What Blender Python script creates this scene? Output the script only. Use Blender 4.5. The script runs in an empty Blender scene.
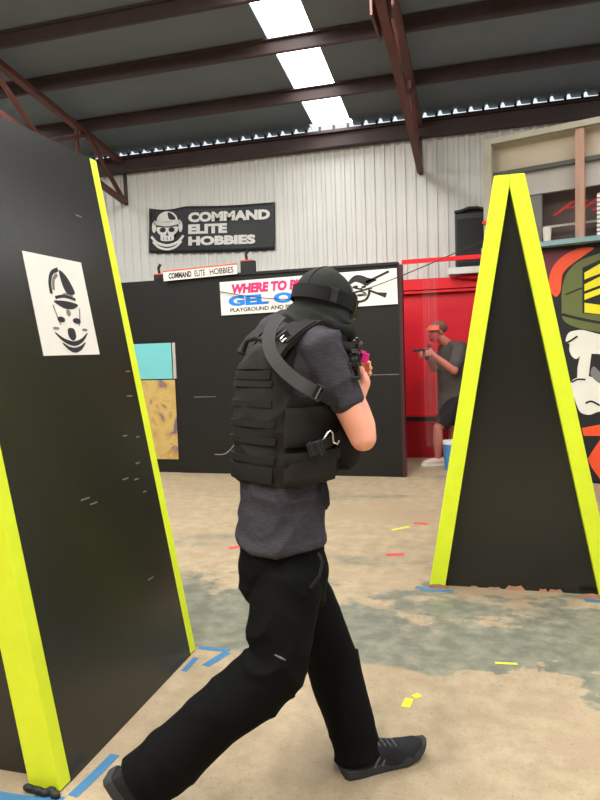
import bpy, bmesh, math, random
from mathutils import Vector, Matrix, noise
random.seed(4)
PI = math.pi
sc = bpy.context.scene
COL = sc.collection
V = Vector

# ------------------------------------------------------------------ camera
F_PX, YAW, PITCH, ROLL, CAM_H = 656.0, 0.276, 0.0748, 0.0336, 1.49
D = V((-math.sin(YAW)*math.cos(PITCH), math.cos(YAW)*math.cos(PITCH), -math.sin(PITCH)))
R0 = V((math.cos(YAW), math.sin(YAW), 0)); U0 = R0.cross(D)
RR = math.cos(ROLL)*R0 - math.sin(ROLL)*U0
UU = math.sin(ROLL)*R0 + math.cos(ROLL)*U0
cd = bpy.data.cameras.new('camera'); cam = bpy.data.objects.new('camera', cd); COL.objects.link(cam)
cd.sensor_fit = 'VERTICAL'; cd.sensor_height = 24; cd.sensor_width = 18
cd.lens = F_PX/800*24; cd.clip_start = .05
cam.matrix_world = Matrix(((RR.x, UU.x, -D.x, 0), (RR.y, UU.y, -D.y, 0), (RR.z, UU.z, -D.z, CAM_H), (0, 0, 0, 1)))
sc.camera = cam
HD = V((-math.sin(YAW), math.cos(YAW), 0))
def at(px, py, d):
    """world point seen at a photo pixel, at horizontal distance d"""
    v = D + RR*((px-300)/F_PX) - UU*((py-400)/F_PX)
    return V((0, 0, CAM_H)) + v*(d/v.dot(HD))

# ------------------------------------------------------------------ materials
def lin(c):
    c = c/255
    return c/12.92 if c <= .04045 else ((c+.055)/1.055)**2.4
def rgb(t): return (lin(t[0]), lin(t[1]), lin(t[2]), 1)
MATS = {}
def mat(name, col, rough=.7, var=.12, scale=6, bump=0, bscale=120, metal=0, spec=.4, stretch=(1, 1, 1), bstretch=None, emit=0):
    if name in MATS: return MATS[name]
    m = bpy.data.materials.new(name); m.use_nodes = True; nt = m.node_tree; N = nt.nodes; L = nt.links
    b = N['Principled BSDF']; b.inputs['Roughness'].default_value = rough; b.inputs['Metallic'].default_value = metal
    b.inputs['Specular IOR Level'].default_value = spec
    tc = N.new('ShaderNodeTexCoord'); mp = N.new('ShaderNodeMapping'); mp.inputs['Scale'].default_value = stretch
    L.new(tc.outputs['Object'], mp.inputs['Vector'])
    nz = N.new('ShaderNodeTexNoise'); nz.inputs['Scale'].default_value = scale; nz.inputs['Detail'].default_value = 5
    L.new(mp.outputs['Vector'], nz.inputs['Vector'])
    mr = N.new('ShaderNodeMapRange'); mr.inputs[1].default_value = .25; mr.inputs[2].default_value = .75
    mr.inputs[3].default_value = 1-var; mr.inputs[4].default_value = 1+var
    L.new(nz.outputs['Fac'], mr.inputs[0])
    mx = N.new('ShaderNodeVectorMath'); mx.operation = 'SCALE'
    mx.inputs[0].default_value = rgb(col)[:3]; L.new(mr.outputs[0], mx.inputs['Scale'])
    L.new(mx.outputs[0], b.inputs['Base Color'])
    if bump:
        mp2 = N.new('ShaderNodeMapping'); mp2.inputs['Scale'].default_value = bstretch or stretch
        L.new(tc.outputs['Object'], mp2.inputs['Vector'])
        n2 = N.new('ShaderNodeTexNoise'); n2.inputs['Scale'].default_value = bscale; n2.inputs['Detail'].default_value = 3
        L.new(mp2.outputs['Vector'], n2.inputs['Vector'])
        bp = N.new('ShaderNodeBump'); bp.inputs['Strength'].default_value = bump; bp.inputs['Distance'].default_value = .01
        L.new(n2.outputs['Fac'], bp.inputs['Height']); L.new(bp.outputs['Normal'], b.inputs['Normal'])
    if emit:
        b.inputs['Emission Color'].default_value = (1, 1, 1, 1); b.inputs['Emission Strength'].default_value = emit
    MATS[name] = m
    return m

M_black = mat('painted_black_board', (28, 28, 23), .27, .1, 3, .03, 300, spec=.6)
M_bwall = mat('black_partition_board', (23, 22, 19), .5, .12, 2.5, .06, 200, spec=.35)
M_lime = mat('lime_paint', (222, 238, 44), .55, .05, 9, .05, 60)
M_corr = mat('white_corrugated_steel', (216, 215, 208), .45, .05, 2, spec=.4)
M_roof = mat('roof_lining', (110, 119, 125), .75, .1, 1.2, spec=.15)
M_red = mat('oxide_red_steel', (96, 58, 52), .6, .2, 4)
M_brown = mat('dark_oxide_steel', (62, 46, 44), .6, .2, 4)
M_redwall = mat('red_painted_wall', (226, 32, 48), .4, .06, 2)
M_redlow = mat('dark_red_painted_wall', (170, 14, 34), .35, .08, 2)
M_redtape = mat('bright_red', (232, 22, 36), .4, .04, 5)
M_dark = mat('near_black', (28, 27, 27), .6, .1, 8)
M_banner = mat('black_vinyl', (44, 46, 48), .5, .1, 4)
M_white = mat('white_print', (225, 223, 216), .6, .04, 10)
M_offwhite = mat('white_vinyl', (232, 226, 216), .5, .04, 8)
M_ink = mat('black_ink', (38, 38, 40), .6, .1, 10)
M_pink = mat('pink_ink', (246, 40, 110), .5, .04, 10)
M_blue = mat('blue_ink', (20, 130, 226), .5, .04, 10)
M_tape = mat('blue_masking_tape', (62, 114, 152), .7, .12, 20)
M_cyan = mat('turquoise_card', (112, 192, 194), .5, .03, 4)
M_olive = mat('olive_paint', (98, 106, 56), .55, .08, 3)
M_orange = mat('orange_paint', (238, 84, 44), .5, .05, 4)
M_yellow = mat('yellow_paint', (232, 218, 34), .5, .05, 6)
M_maroon = mat('maroon_paint', (104, 40, 54), .5, .08, 4)
M_skull = mat('cream_white_paint', (228, 225, 212), .55, .05, 3)
M_grey = mat('grey_paint', (120, 120, 118), .55, .08, 3)
M_timber = mat('pale_timber', (176, 138, 118), .7, .12, 5, stretch=(6, 6, .8))
M_greenframe = mat('grey_green_frame', (164, 158, 140), .6, .1, 5)
M_ply = mat('beige_board', (186, 172, 148), .7, .06, 2)
M_greyboard = mat('pale_grey_board', (176, 170, 162), .6, .06, 3)
M_ledge = mat('blue_grey_ledge', (128, 158, 160), .5, .06, 4)
M_darkroom = mat('dark_brown_board', (88, 76, 70), .6, .15, 3)
M_cable = mat('black_cable', (40, 38, 38), .5, .05, 5)
M_skin = mat('skin', (244, 170, 142), .5, .06, 14, .03, 150)
M_skin2 = mat('skin_far', (198, 120, 104), .5, .06, 12)
M_shirt = mat('charcoal_heather_jersey', (66, 64, 69), .95, .3, 40, .25, 300, spec=.1, stretch=(1, 1, 5))
M_trouser = mat('black_cotton_twill', (9, 9, 8), .85, .12, 30, .15, 250, spec=.12)
M_vest = mat('black_nylon_canvas', (37, 34, 31), .8, .12, 50, .25, 500, spec=.25)
M_web = mat('black_webbing', (31, 29, 26), .75, .1, 60, .2, 500, spec=.25)
M_sling = mat('grey_black_webbing', (58, 57, 54), .7, .08, 60, .15, 600, spec=.3)
M_balaclava = mat('black_knit', (45, 46, 43), .9, .1, 60, .2, 500, spec=.15)
M_strap = mat('black_elastic', (22, 22, 23), .7, .08, 40, .1, 500, spec=.25)
M_plastic = mat('black_plastic', (30, 30, 30), .35, .08, 20, spec=.5)
M_lens = mat('smoked_lens', (30, 32, 36), .1, .02, 5, spec=.7)
M_chrome = mat('bright_steel', (205, 205, 205), .3, .03, 20, metal=.9)
M_shoe = mat('black_mesh_fabric', (38, 38, 40), .85, .15, 60, .3, 400, spec=.2)
M_sole = mat('charcoal_rubber', (48, 49, 51), .7, .1, 20, .1, 200)
M_lace = mat('grey_lace', (88, 90, 92), .8, .1, 30)
M_rail = mat('grey_black_polymer', (50, 51, 50), .45, .15, 25, spec=.5)
M_khaki = mat('khaki_polymer', (112, 104, 82), .6, .12, 30)
M_magenta = mat('magenta_plastic', (242, 44, 138), .4, .04, 10)
M_shirt2 = mat('dark_grey_tshirt', (84, 76, 74), .9, .12, 20)
M_short = mat('black_shorts', (38, 30, 34), .9, .12, 20)
M_cap = mat('brown_grey_cap', (120, 86, 70), .9, .1, 20)
M_visor = mat('orange_red_visor', (246, 92, 66), .45, .05, 10)
M_mask2 = mat('red_face_mask', (190, 62, 66), .6, .1, 14)
M_shoe2 = mat('white_trainers', (222, 200, 190), .7, .06, 10)
M_bucket = mat('blue_bucket', (74, 138, 196), .5, .06, 6)
M_cup = mat('cream_paper_cup', (216, 206, 192), .6, .05, 10)
M_lyel = mat('yellow_mark', (226, 222, 40), .6, .05, 10)
M_rmark = mat('red_mark', (206, 70, 66), .6, .08, 10)
M_splint = mat('bare_wood', (176, 130, 104), .8, .2, 30)

def floor_material():
    m = bpy.data.materials.new('worn_concrete'); m.use_nodes = True; nt = m.node_tree; N = nt.nodes; L = nt.links
    b = N['Principled BSDF']
    geo = N.new('ShaderNodeTexCoord')
    sep = N.new('ShaderNodeSeparateXYZ'); L.new(geo.outputs['Object'], sep.inputs[0])
    def nz(s, det=5, st=(1, 1, 1), rough=.6):
        mp = N.new('ShaderNodeMapping'); mp.inputs['Scale'].default_value = st; L.new(geo.outputs['Object'], mp.inputs[0])
        n = N.new('ShaderNodeTexNoise'); n.inputs['Scale'].default_value = s; n.inputs['Detail'].default_value = det
        n.inputs['Roughness'].default_value = rough; L.new(mp.outputs[0], n.inputs['Vector']); return n.outputs['Fac']
    def math_(op, a, bb=None, clamp=False):
        n = N.new('ShaderNodeMath'); n.operation = op; n.use_clamp = clamp
        for i, x in enumerate((a, bb)):
            if x is None: continue
            if isinstance(x, (int, float)): n.inputs[i].default_value = x
            else: L.new(x, n.inputs[i])
        return n.outputs[0]
    def ramp(x, lo, hi):
        n = N.new('ShaderNodeMapRange'); n.inputs[1].default_value = lo; n.inputs[2].default_value = hi
        n.interpolation_type = 'SMOOTHSTEP'; L.new(x, n.inputs[0]); return n.outputs[0]
    def mix(f, a, c):
        n = N.new('ShaderNodeMix'); n.data_type = 'RGBA'
        L.new(f, n.inputs[0])
        for i, x in ((6, a), (7, c)):
            if isinstance(x, tuple): n.inputs[i].default_value = x
            else: L.new(x, n.inputs[i])
        return n.outputs[2]
    Y = sep.outputs['Y']; X = sep.outputs['X']
    n1 = nz(2.2, 6, (.8, 1.2, 1), .65); n2 = nz(9, 6); n3 = nz(60, 4); n4 = nz(.9, 4, (.7, 1.3, 1)); n5 = nz(220, 2)
    base = mix(ramp(n2, .3, .7), rgb((150, 133, 106)), rgb((170, 153, 125)))
    base = mix(ramp(n4, .45, .65), base, rgb((156, 136, 110)))
    base = mix(math_('MULTIPLY', ramp(n3, .54, .7), .6), base, rgb((132, 114, 90)))
    base = mix(math_('MULTIPLY', ramp(n5, .56, .72), .6), base, rgb((206, 186, 154)))
    # lane of old grey-green paint, straight on its near edge, worn away on the far edge
    xs = ramp(X, -.5, .35)
    edge = math_('ADD', math_('MULTIPLY', math_('MULTIPLY', math_('SUBTRACT', n1, .52), 2.2), xs), 2.965)
    near = ramp(math_('SUBTRACT', Y, edge), -.015, .025)
    far = math_('SUBTRACT', 1.0, ramp(math_('ADD', Y, math_('MULTIPLY', math_('SUBTRACT', n1, .5), 3.2)), 3.75, 3.95))
    band = math_('MULTIPLY', near, far)
    far2 = math_('MULTIPLY', ramp(nz(1.6, 6, (.45, 1.3, 1), .68), .55, .63), ramp(Y, 3.1, 3.5))
    mask = math_('MAXIMUM', band, math_('MULTIPLY', far2, .6))
    chips = math_('SUBTRACT', 1.0, math_('MULTIPLY', ramp(n2, .58, .70), .35))
    mask = math_('MULTIPLY', mask, chips)
    # small scuffs spilling onto the near concrete
    spill = math_('MULTIPLY', math_('MULTIPLY', ramp(nz(6, 5), .6, .68), ramp(Y, 2.62, 2.85)), math_('MULTIPLY', ramp(X, -.6, -.1), .7))
    mask = math_('MAXIMUM', mask, spill)
    grey = mix(ramp(n2, .35, .65), rgb((106, 108, 94)), rgb((130, 128, 112)))
    col = mix(mask, base, grey)
    L.new(col, b.inputs['Base Color'])
    rr = N.new('ShaderNodeMapRange'); rr.inputs[3].default_value = .62; rr.inputs[4].default_value = .42; L.new(mask, rr.inputs[0])
    L.new(rr.outputs[0], b.inputs['Roughness'])
    b.inputs['Specular IOR Level'].default_value = .35
    bp = N.new('ShaderNodeBump'); bp.inputs['Strength'].default_value = .12; bp.inputs['Distance'].default_value = .01
    L.new(n3, bp.inputs['Height']); L.new(bp.outputs[0], b.inputs['Normal'])
    return m

def clear_sheet_material():
    m = bpy.data.materials.new('clear_plastic_sheet'); m.use_nodes = True; nt = m.node_tree; N = nt.nodes; L = nt.links
    out = N['Material Output']; N.remove(N['Principled BSDF'])
    t = N.new('ShaderNodeBsdfTransparent'); t.inputs[0].default_value = (.97, .96, .97, 1)
    g = N.new('ShaderNodeBsdfGlossy'); g.inputs['Roughness'].default_value = .12; g.inputs[0].default_value = (1, 1, 1, 1)
    d = N.new('ShaderNodeBsdfTranslucent'); d.inputs[0].default_value = (.9, .88, .9, 1)
    m1 = N.new('ShaderNodeMixShader'); m1.inputs[0].default_value = .05; L.new(t.outputs[0], m1.inputs[1]); L.new(g.outputs[0], m1.inputs[2])
    m2 = N.new('ShaderNodeMixShader'); m2.inputs[0].default_value = .02; L.new(m1.outputs[0], m2.inputs[1]); L.new(d.outputs[0], m2.inputs[2])
    L.new(m2.outputs[0], out.inputs[0])
    return m

def camo_material():
    m = bpy.data.materials.new('yellow_purple_poster'); m.use_nodes = True; nt = m.node_tree; N = nt.nodes; L = nt.links
    b = N['Principled BSDF']; b.inputs['Roughness'].default_value = .5
    tc = N.new('ShaderNodeTexCoord')
    n = N.new('ShaderNodeTexNoise'); n.inputs['Scale'].default_value = 3.4; n.inputs['Detail'].default_value = 4; n.inputs['Distortion'].default_value = 1.2
    L.new(tc.outputs['Object'], n.inputs['Vector'])
    r = N.new('ShaderNodeValToRGB'); L.new(n.outputs['Fac'], r.inputs[0])
    e = r.color_ramp.elements
    e[0].position = .31; e[0].color = rgb((112, 92, 112)); e[1].position = .38; e[1].color = rgb((182, 150, 84))
    x = e.new(.55); x.color = rgb((196, 168, 100)); x = e.new(.63); x.color = rgb((176, 138, 74)); x = e.new(.7); x.color = rgb((120, 100, 124))
    L.new(r.outputs[0], b.inputs['Base Color'])
    return m

# ------------------------------------------------------------------ object helpers
def tag(o, label=None, cat=None, group=None, kind=None):
    if label: o['label'] = label
    if cat: o['category'] = cat
    if group: o['group'] = group
    if kind: o['kind'] = kind
    return o
def thing(name, label, cat, loc=(0, 0, 0), rotz=0, group=None):
    o = bpy.data.objects.new(name, None); COL.objects.link(o); o.empty_display_size = .1
    o.location = loc; o.rotation_euler = (0, 0, rotz)
    return tag(o, label, cat, group)
def link(name, me, m, parent=None):
    o = bpy.data.objects.new(name, me); COL.objects.link(o)
    if m: me.materials.append(m)
    if parent: o.parent = parent
    return o
def smooth_mesh(me, ang=None):
    for p in me.polygons: p.use_smooth = True
    if ang is not None:
        try: me.set_sharp_from_angle(angle=ang)
        except Exception: pass

def frame_from(t, up=V((0, 0, 1))):
    t = t.normalized()
    if abs(t.dot(up)) > .98: up = V((1, 0, 0))
    x = up.cross(t).normalized(); y = t.cross(x).normalized()
    return x, y

class MB:
    def __init__(s): s.bm = bmesh.new()
    def box(s, c, size, rot=None):
        M = Matrix.Translation(V(c)) @ (rot.to_4x4() if rot else Matrix()) @ Matrix.Diagonal((size[0], size[1], size[2], 1))
        bmesh.ops.create_cube(s.bm, size=1, matrix=M); return s
    def beam(s, a, b, w, h, up=V((0, 0, 1))):
        a, b = V(a), V(b); x, y = frame_from(b-a, up)
        R = Matrix((x, y, (b-a).normalized())).transposed()
        return s.box((a+b)/2, (w, h, (b-a).length), R)
    def rings(s, rings, cap=True, closed=True):
        vs = [[s.bm.verts.new(p) for p in r] for r in rings]
        n = len(vs[0])
        for i in range(len(vs)-1):
            for j in range(n if closed else n-1):
                k = (j+1) % n
                s.bm.faces.new((vs[i][j], vs[i][k], vs[i+1][k], vs[i+1][j]))
        if cap:
            s.bm.faces.new(list(reversed(vs[0]))); s.bm.faces.new(vs[-1])
        return s
    def limb(s, pts, rad, n=18, sx=1.0, up=None, round_=True):
        """tapered tube through pts, rounded ends; sx flattens across x"""
        pts = [V(p) for p in pts]
        T = []
        for i in range(len(pts)):
            a = pts[max(i-1, 0)]; b = pts[min(i+1, len(pts)-1)]; T.append((b-a).normalized())
        x, y = frame_from(T[0], up or V((0, 0, 1)))
        rings = []
        def ring(c, r):
            return [c + x*(r*sx*math.cos(2*PI*k/n)) + y*(r*math.sin(2*PI*k/n)) for k in range(n)]
        for i, p in enumerate(pts):
            t = T[i]
            x = (x - t*x.dot(t)).normalized(); y = t.cross(x)
            r = rad[i]
            if i == 0 and round_:
                for q in (.12, .5, .85): rings.append(ring(p - t*r*math.cos(q*PI/2), max(r*math.sin(q*PI/2), 1e-4)))
            rings.append(ring(p, r))
            if i == len(pts)-1 and round_:
                for q in (.85, .5, .12): rings.append(ring(p + t*r*math.cos(q*PI/2), max(r*math.sin(q*PI/2), 1e-4)))
        return s.rings(rings)
    def tube(s, pts, r, n=8):
        return s.limb(pts, [r]*len(pts), n, round_=False)
    def ball(s, c, r, rot=None, seg=20):
        if isinstance(r, (int, float)): r = (r, r, r)
        M = Matrix.Translation(V(c)) @ (rot.to_4x4() if rot else Matrix()) @ Matrix.Diagonal((r[0], r[1], r[2], 1))
        bmesh.ops.create_uvsphere(s.bm, u_segments=seg, v_segments=max(8, seg*2//3), radius=1, matrix=M); return s
    def cyl(s, a, b, r, n=16, r2=None):
        a, b = V(a), V(b); x, y = frame_from(b-a)
        r2 = r if r2 is None else r2
        return s.rings([[c + x*(q*math.cos(2*PI*k/n)) + y*(q*math.sin(2*PI*k/n)) for k in range(n)] for c, q in ((a, r), (b, r2))])
    def prism(s, poly, o, u, v, n, t0, t1):
        """extrude a 2D outline (in axes u, v at origin o) along n from t0 to t1"""
        o, u, v, n = V(o), V(u), V(v), V(n)
        a = [s.bm.verts.new(o + u*p[0] + v*p[1] + n*t0) for p in poly]
        b = [s.bm.verts.new(o + u*p[0] + v*p[1] + n*t1) for p in poly]
        k = len(poly)
        for i in range(k): s.bm.faces.new((a[i], a[(i+1) % k], b[(i+1) % k], b[i]))
        f1 = s.bm.faces.new(list(reversed(a))); f2 = s.bm.faces.new(b)
        bmesh.ops.triangulate(s.bm, faces=[f1, f2]); return s
    def band(s, pts, nrm, w, t, wd=None):
        """flat strap through pts; nrm = outward normals"""
        pts = [V(p) for p in pts]; rings = []
        for i, p in enumerate(pts):
            tg = (pts[min(i+1, len(pts)-1)] - pts[max(i-1, 0)]).normalized()
            n_ = V(nrm[i]) if isinstance(nrm, list) else V(nrm)
            n_ = (n_ - tg*n_.dot(tg)).normalized(); sd = tg.cross(n_)
            rings.append([p - sd*w/2, p - sd*w/2 + n_*t, p + sd*w/2 + n_*t, p + sd*w/2])
        return s.rings(rings)
    def done(s, name, m, parent=None, smooth=False, bevel=0, ang=.7):
        bmesh.ops.recalc_face_normals(s.bm, faces=s.bm.faces)
        me = bpy.data.meshes.new(name); s.bm.to_mesh(me); s.bm.free()
        o = link(name, me, m, parent)
        if smooth: smooth_mesh(me, ang)
        if bevel:
            md = o.modifiers.new('bevel', 'BEVEL'); md.width = bevel; md.segments = 2; md.limit_method = 'ANGLE'; md.angle_limit = .6
        return o
    def remesh(s, name, m, parent, voxel=.006, sm=6, disp=None, it=1):
        bmesh.ops.recalc_face_normals(s.bm, faces=s.bm.faces)
        me = bpy.data.meshes.new(name+'_raw'); s.bm.to_mesh(me); s.bm.free()
        t = bpy.data.objects.new('tmp', me); COL.objects.link(t)
        r = t.modifiers.new('r', 'REMESH'); r.mode = 'VOXEL'; r.voxel_size = voxel
        q = t.modifiers.new('s', 'SMOOTH'); q.factor = .5; q.iterations = sm
        dg = bpy.context.evaluated_depsgraph_get(); dg.update()
        out = bpy.data.meshes.new_from_object(t.evaluated_get(dg))
        bpy.data.objects.remove(t); bpy.data.meshes.remove(me)
        out.name = name; out.materials.clear()
        if disp:
            ns = [v.normal.copy() for v in out.vertices]
            for v, n_ in zip(out.vertices, ns): v.co = v.co + n_*disp(v.co, n_)
            out.update()
        smooth_mesh(out)
        return link(name, out, m, parent)

def catmull(pts, n=6, closed=True):
    out = []; k = len(pts)
    for i in range(k if closed else k-1):
        p0 = pts[(i-1) % k] if closed or i > 0 else pts[i]; p1 = pts[i]; p2 = pts[(i+1) % k]
        p3 = pts[(i+2) % k] if closed or i+2 < k else p2
        for j in range(n):
            t = j/n
            out.append(tuple(.5*((2*b) + (-a+c)*t + (2*a-5*b+4*c-d)*t*t + (-a+3*b-3*c+d)*t**3) for a, b, c, d in zip(p0, p1, p2, p3)))
    if not closed: out.append(tuple(pts[-1]))
    return out
def ell(cx, cy, rx, ry, a0=0, a1=2*PI, n=24):
    full = abs(a1-a0) > 2*PI-.01
    return [(cx+rx*math.cos(a0+(a1-a0)*i/(n if full else n-1)), cy+ry*math.sin(a0+(a1-a0)*i/(n if full else n-1))) for i in range(n)]
def arc(cx, cy, rx, ry, a0, a1, w, n=18):
    return ell(cx, cy, rx, ry, a0, a1, n) + list(reversed(ell(cx, cy, rx-w, ry-w, a0, a1, n)))
def stroke(pts, w, n=6):
    c = catmull(pts, n, False); L_, R_ = [], []
    for i, p in enumerate(c):
        a = c[max(i-1, 0)]; b = c[min(i+1, len(c)-1)]
        dx, dy = b[0]-a[0], b[1]-a[1]; l = math.hypot(dx, dy) or 1
        ww = w(i/(len(c)-1)) if callable(w) else w
        L_.append((p[0]-dy/l*ww/2, p[1]+dx/l*ww/2)); R_.append((p[0]+dy/l*ww/2, p[1]-dx/l*ww/2))
    return L_ + list(reversed(R_))
def paint(name, polys, fr, m, parent, t0=.0005, t1=.0015):
    o, u, v, n = fr; mb = MB()
    for p in polys: mb.prism(p, o, u, v, n, t0, t1)
    return mb.done(name, m, parent)
def text_mesh(body, fr, box, m, name, parent, bold=.02, t0=.0005, shear=0, weight=None):
    """lettering fitted into box=(x0, y0, x1, y1) in the axes of fr"""
    cu = bpy.data.curves.new('t', 'FONT'); cu.body = body; cu.offset = bold; cu.shear = shear; cu.extrude = .0
    cu.resolution_u = 3
    t = bpy.data.objects.new('t', cu); COL.objects.link(t)
    dg = bpy.context.evaluated_depsgraph_get(); dg.update()
    me = bpy.data.meshes.new_from_object(t.evaluated_get(dg)); bpy.data.objects.remove(t)
    xs = [v.co.x for v in me.vertices]; ys = [v.co.y for v in me.vertices]
    x0, x1, y0, y1 = min(xs), max(xs), min(ys), max(ys)
    o, u, v, n = [V(q) for q in fr]
    for w in me.vertices:
        a = box[0] + (w.co.x-x0)/(x1-x0)*(box[2]-box[0]); b = box[1] + (w.co.y-y0)/(y1-y0)*(box[3]-box[1])
        w.co = o + u*a + v*b + n*(t0+.001)
    me.materials.clear()
    return link(name, me, m, parent)

# ------------------------------------------------------------------ the setting
Y_WALL = 9.2; Z_EAVE = 4.58; SL = .155
def roof_z(y): return Z_EAVE + SL*(Y_WALL - y)
mb = MB(); mb.box((-1.5, 3, -.05), (16, 14, .1)); tag(mb.done('floor', floor_material()), kind='structure')

def corrugated(name, x0, x1, z0, z1, y, m, pitch=.14, dep=.022):
    bm = bmesh.new(); prof = []; x = x0
    while x < x1:
        prof += [(x, 0), (x+pitch*.52, 0), (x+pitch*.62, -dep), (x+pitch*.9, -dep)]; x += pitch
    a = [bm.verts.new((p[0], y+p[1], z0)) for p in prof]; b = [bm.verts.new((p[0], y+p[1], z1)) for p in prof]
    for i in range(len(prof)-1): bm.faces.new((a[i], a[i+1], b[i+1], b[i]))
    me = bpy.data.meshes.new(name); bm.to_mesh(me); bm.free()
    o = link(name, me, m); tag(o, kind='structure')
    s_ = o.modifiers.new('s', 'SOLIDIFY'); s_.thickness = .004; s_.offset = 1
    return o
corrugated('wall_back', -9.4, 6.4, 0, 4.40, Y_WALL, M_corr)
mb = MB(); mb.box((-9.45, 3, 2.6), (.1, 13, 5.2)); tag(mb.done('wall_left', M_corr), kind='structure')
mb = MB(); mb.box((6.45, 3, 4.3), (.1, 13, 1.6)); tag(mb.done('wall_right', M_corr), kind='structure')
mb = MB(); mb.box((-1.5, -3.55, 3.2), (16, .1, 6.4)); tag(mb.done('wall_front', mat('grey_end_wall', (92, 90, 86), .8, .1, 2)), kind='structure')  # unseen end wall, added in dull grey to block light and dim reflections

# roof sheet with ribs running down the slope; strips of translucent sheeting let daylight in
SKY = [(-6.7, -6.187), (-2.24, -1.727), (2.22, 2.733)]
bm = bmesh.new(); x = -9.5; YA, YB = Y_WALL+.03, -4.0
prof = []
while x < 6.5:
    prof += [(x, 0), (x+.13, 0), (x+.15, .055), (x+.18, .055), (x+.20, 0)]; x += .20
rows = [[bm.verts.new((p[0], yy, roof_z(yy)+p[1])) for p in prof] for yy in (YA, YB)]
for i in range(len(prof)-1):
    xm = (prof[i][0]+prof[i+1][0])/2
    if any(a < xm < b for a, b in SKY): continue
    bm.faces.new((rows[0][i], rows[0][i+1], rows[1][i+1], rows[1][i]))
me = bpy.data.meshes.new('ceiling'); bm.to_mesh(me); bm.free()
o = link('ceiling', me, M_roof); tag(o, kind='structure')
s_ = o.modifiers.new('s', 'SOLIDIFY'); s_.thickness = .006; s_.offset = 1
edges = [-9.5] + [e for ab in SKY for e in ab] + [6.5]
for a, b in zip(edges[::2], edges[1::2]):                # smooth lining under the sheet
    mb = MB(); y0_, y1_ = Y_WALL-.18, -3.6
    mb.rings([[(a, y, roof_z(y)-.012), (b, y, roof_z(y)-.012), (b, y, roof_z(y)-.007), (a, y, roof_z(y)-.007)] for y in (y0_, y1_)])
    tag(mb.done('ceiling', M_roof), kind='structure')
M_sky = mat('translucent_roof_sheet', (235, 240, 240), .4, .01, 3, emit=9.0)
for i, (a, b) in enumerate(SKY):
    mb = MB()
    mb.rings([[(a-.02, y, roof_z(y)+.058), (b+.04, y, roof_z(y)+.058), (b+.04, y, roof_z(y)+.064), (a-.02, y, roof_z(y)+.064)] for y in (YA, YB)])
    tag(mb.done('window_%d' % (i+1), M_sky), kind='structure')

# steel under the roof
purl_y = [8.12, 7.10, 6.25]
purl_lab = ['brown steel roof purlin, the one closest to the wall beam', 'brown steel roof purlin second from the wall beam, between the two upper bright skylight panes',
            'brown steel roof purlin third from the wall beam, near the picture top']
for y, lb in zip(purl_y, purl_lab):
    z = roof_z(y)
    mb = MB()
    mb.box((-1.5, y, z-.095), (15.6, .012, .13)); mb.box((-1.5, y-.02, z-.028), (15.6, .045, .012)); mb.box((-1.5, y+.02, z-.16), (15.6, .045, .012))
    tag(mb.done('roof_purlin', M_brown), lb, 'purlin', 'roof purlins')
mb = MB(); mb.box((-1.5, Y_WALL-.07, 4.37), (15.6, .10, .2)); mb.box((-1.5, Y_WALL-.10, 4.275), (15.6, .16, .015)); mb.box((-1.5, Y_WALL-.10, 4.462), (15.6, .16, .012)); mb.box((-1.5, Y_WALL-.03, 4.50), (15.6, .02, .08))
for i in range(78): mb.box((-9.38+.2*i, Y_WALL-.02, 4.55), (.03, .03, .10))
tag(mb.done('eave_beam', M_brown), 'long dark brown steel beam along the top of the corrugated wall', 'beam')

def truss(X, label):
    t = thing('roof_truss', label, 'truss', (X, Y_WALL, 0), 0, 'roof trusses')
    def top(s): return V((0, -s, 4.40 + .165*s))        # s = distance from wall
    def bot(s): return V((0, -s, 3.82 + .20*s - .012*s*s))
    A = [.08, 1.0, 2.0, 3.0, 4.0, 5.0, 6.0]
    mb = MB()
    for i in range(6): mb.beam(top(A[i]), top(A[i+1]+.01), .09, .07)
    mb.done('top_chord', M_red, t)
    mb = MB()
    for i in range(6):
        mb.beam(bot(A[i]), bot(A[i+1]+.01), .08, .06)
    mb.done('bottom_chord', M_red, t)
    for i in range(6):
        a, b = (bot(A[i]), top(A[i+1])) if i % 2 == 0 else (top(A[i]), bot(A[i+1]))
        MB().beam(a, b, .05, .045).done('brace', M_red, t)
    for i in (1, 3, 5):
        MB().beam(bot(A[i]+.25), top(A[i]+.25), .045, .04).done('strut', M_red, t)
    MB().box((0, -.04, 4.05), (.05, .03, .5)).done('wall_plate', M_brown, t)
    return t
truss(-.80, 'oxide red steel roof truss right of the skylights')
tr2 = truss(-5.25, 'oxide red steel roof truss at left, above the big black slanted barricade')
gp = MB(); gp.box((-.80, 6.0, 4.50), (.2, .5, .03)); gp.box((-.89, 6.0, 4.40), (.02, .5, .2)); gp.box((-.71, 6.0, 4.40), (.02, .5, .2))
tag(gp.done('bracket', M_red, None), 'red steel cleat where the right hand truss carries a purlin', 'bracket')

# ------------------------------------------------------------------ black partition, red alcove, mezzanine front
mb = MB()
mb.box((-2.32, 7.55, 1.21), (2.79, .1, 2.42)); mb.box((-5.9, 7.57, 1.215), (4.37, .1, 2.43))
pw = mb.done('wall_partition', M_bwall); tag(pw, kind='structure')
mb = MB(); mb.box((-2.32, 7.545, 2.435), (2.79, .13, .03));  mb.box((-.926, 7.495, 1.2), (.014, .02, 2.42))
tag(mb.done('trim_1', M_dark), kind='structure')
tag(MB().box((-1.55, 7.498, 1.185), (1.22, .006, .010)).done('trim_7', mat('bare_seam', (104, 100, 92), .7, .2, 10)), kind='structure')
mb = MB(); mb.box((-.905, 7.56, 1.21), (.04, .14, 2.42)); tag(mb.done('trim_2', mat('deep_red_jamb', (70, 26, 30), .5, .1, 5)), kind='structure')

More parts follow.
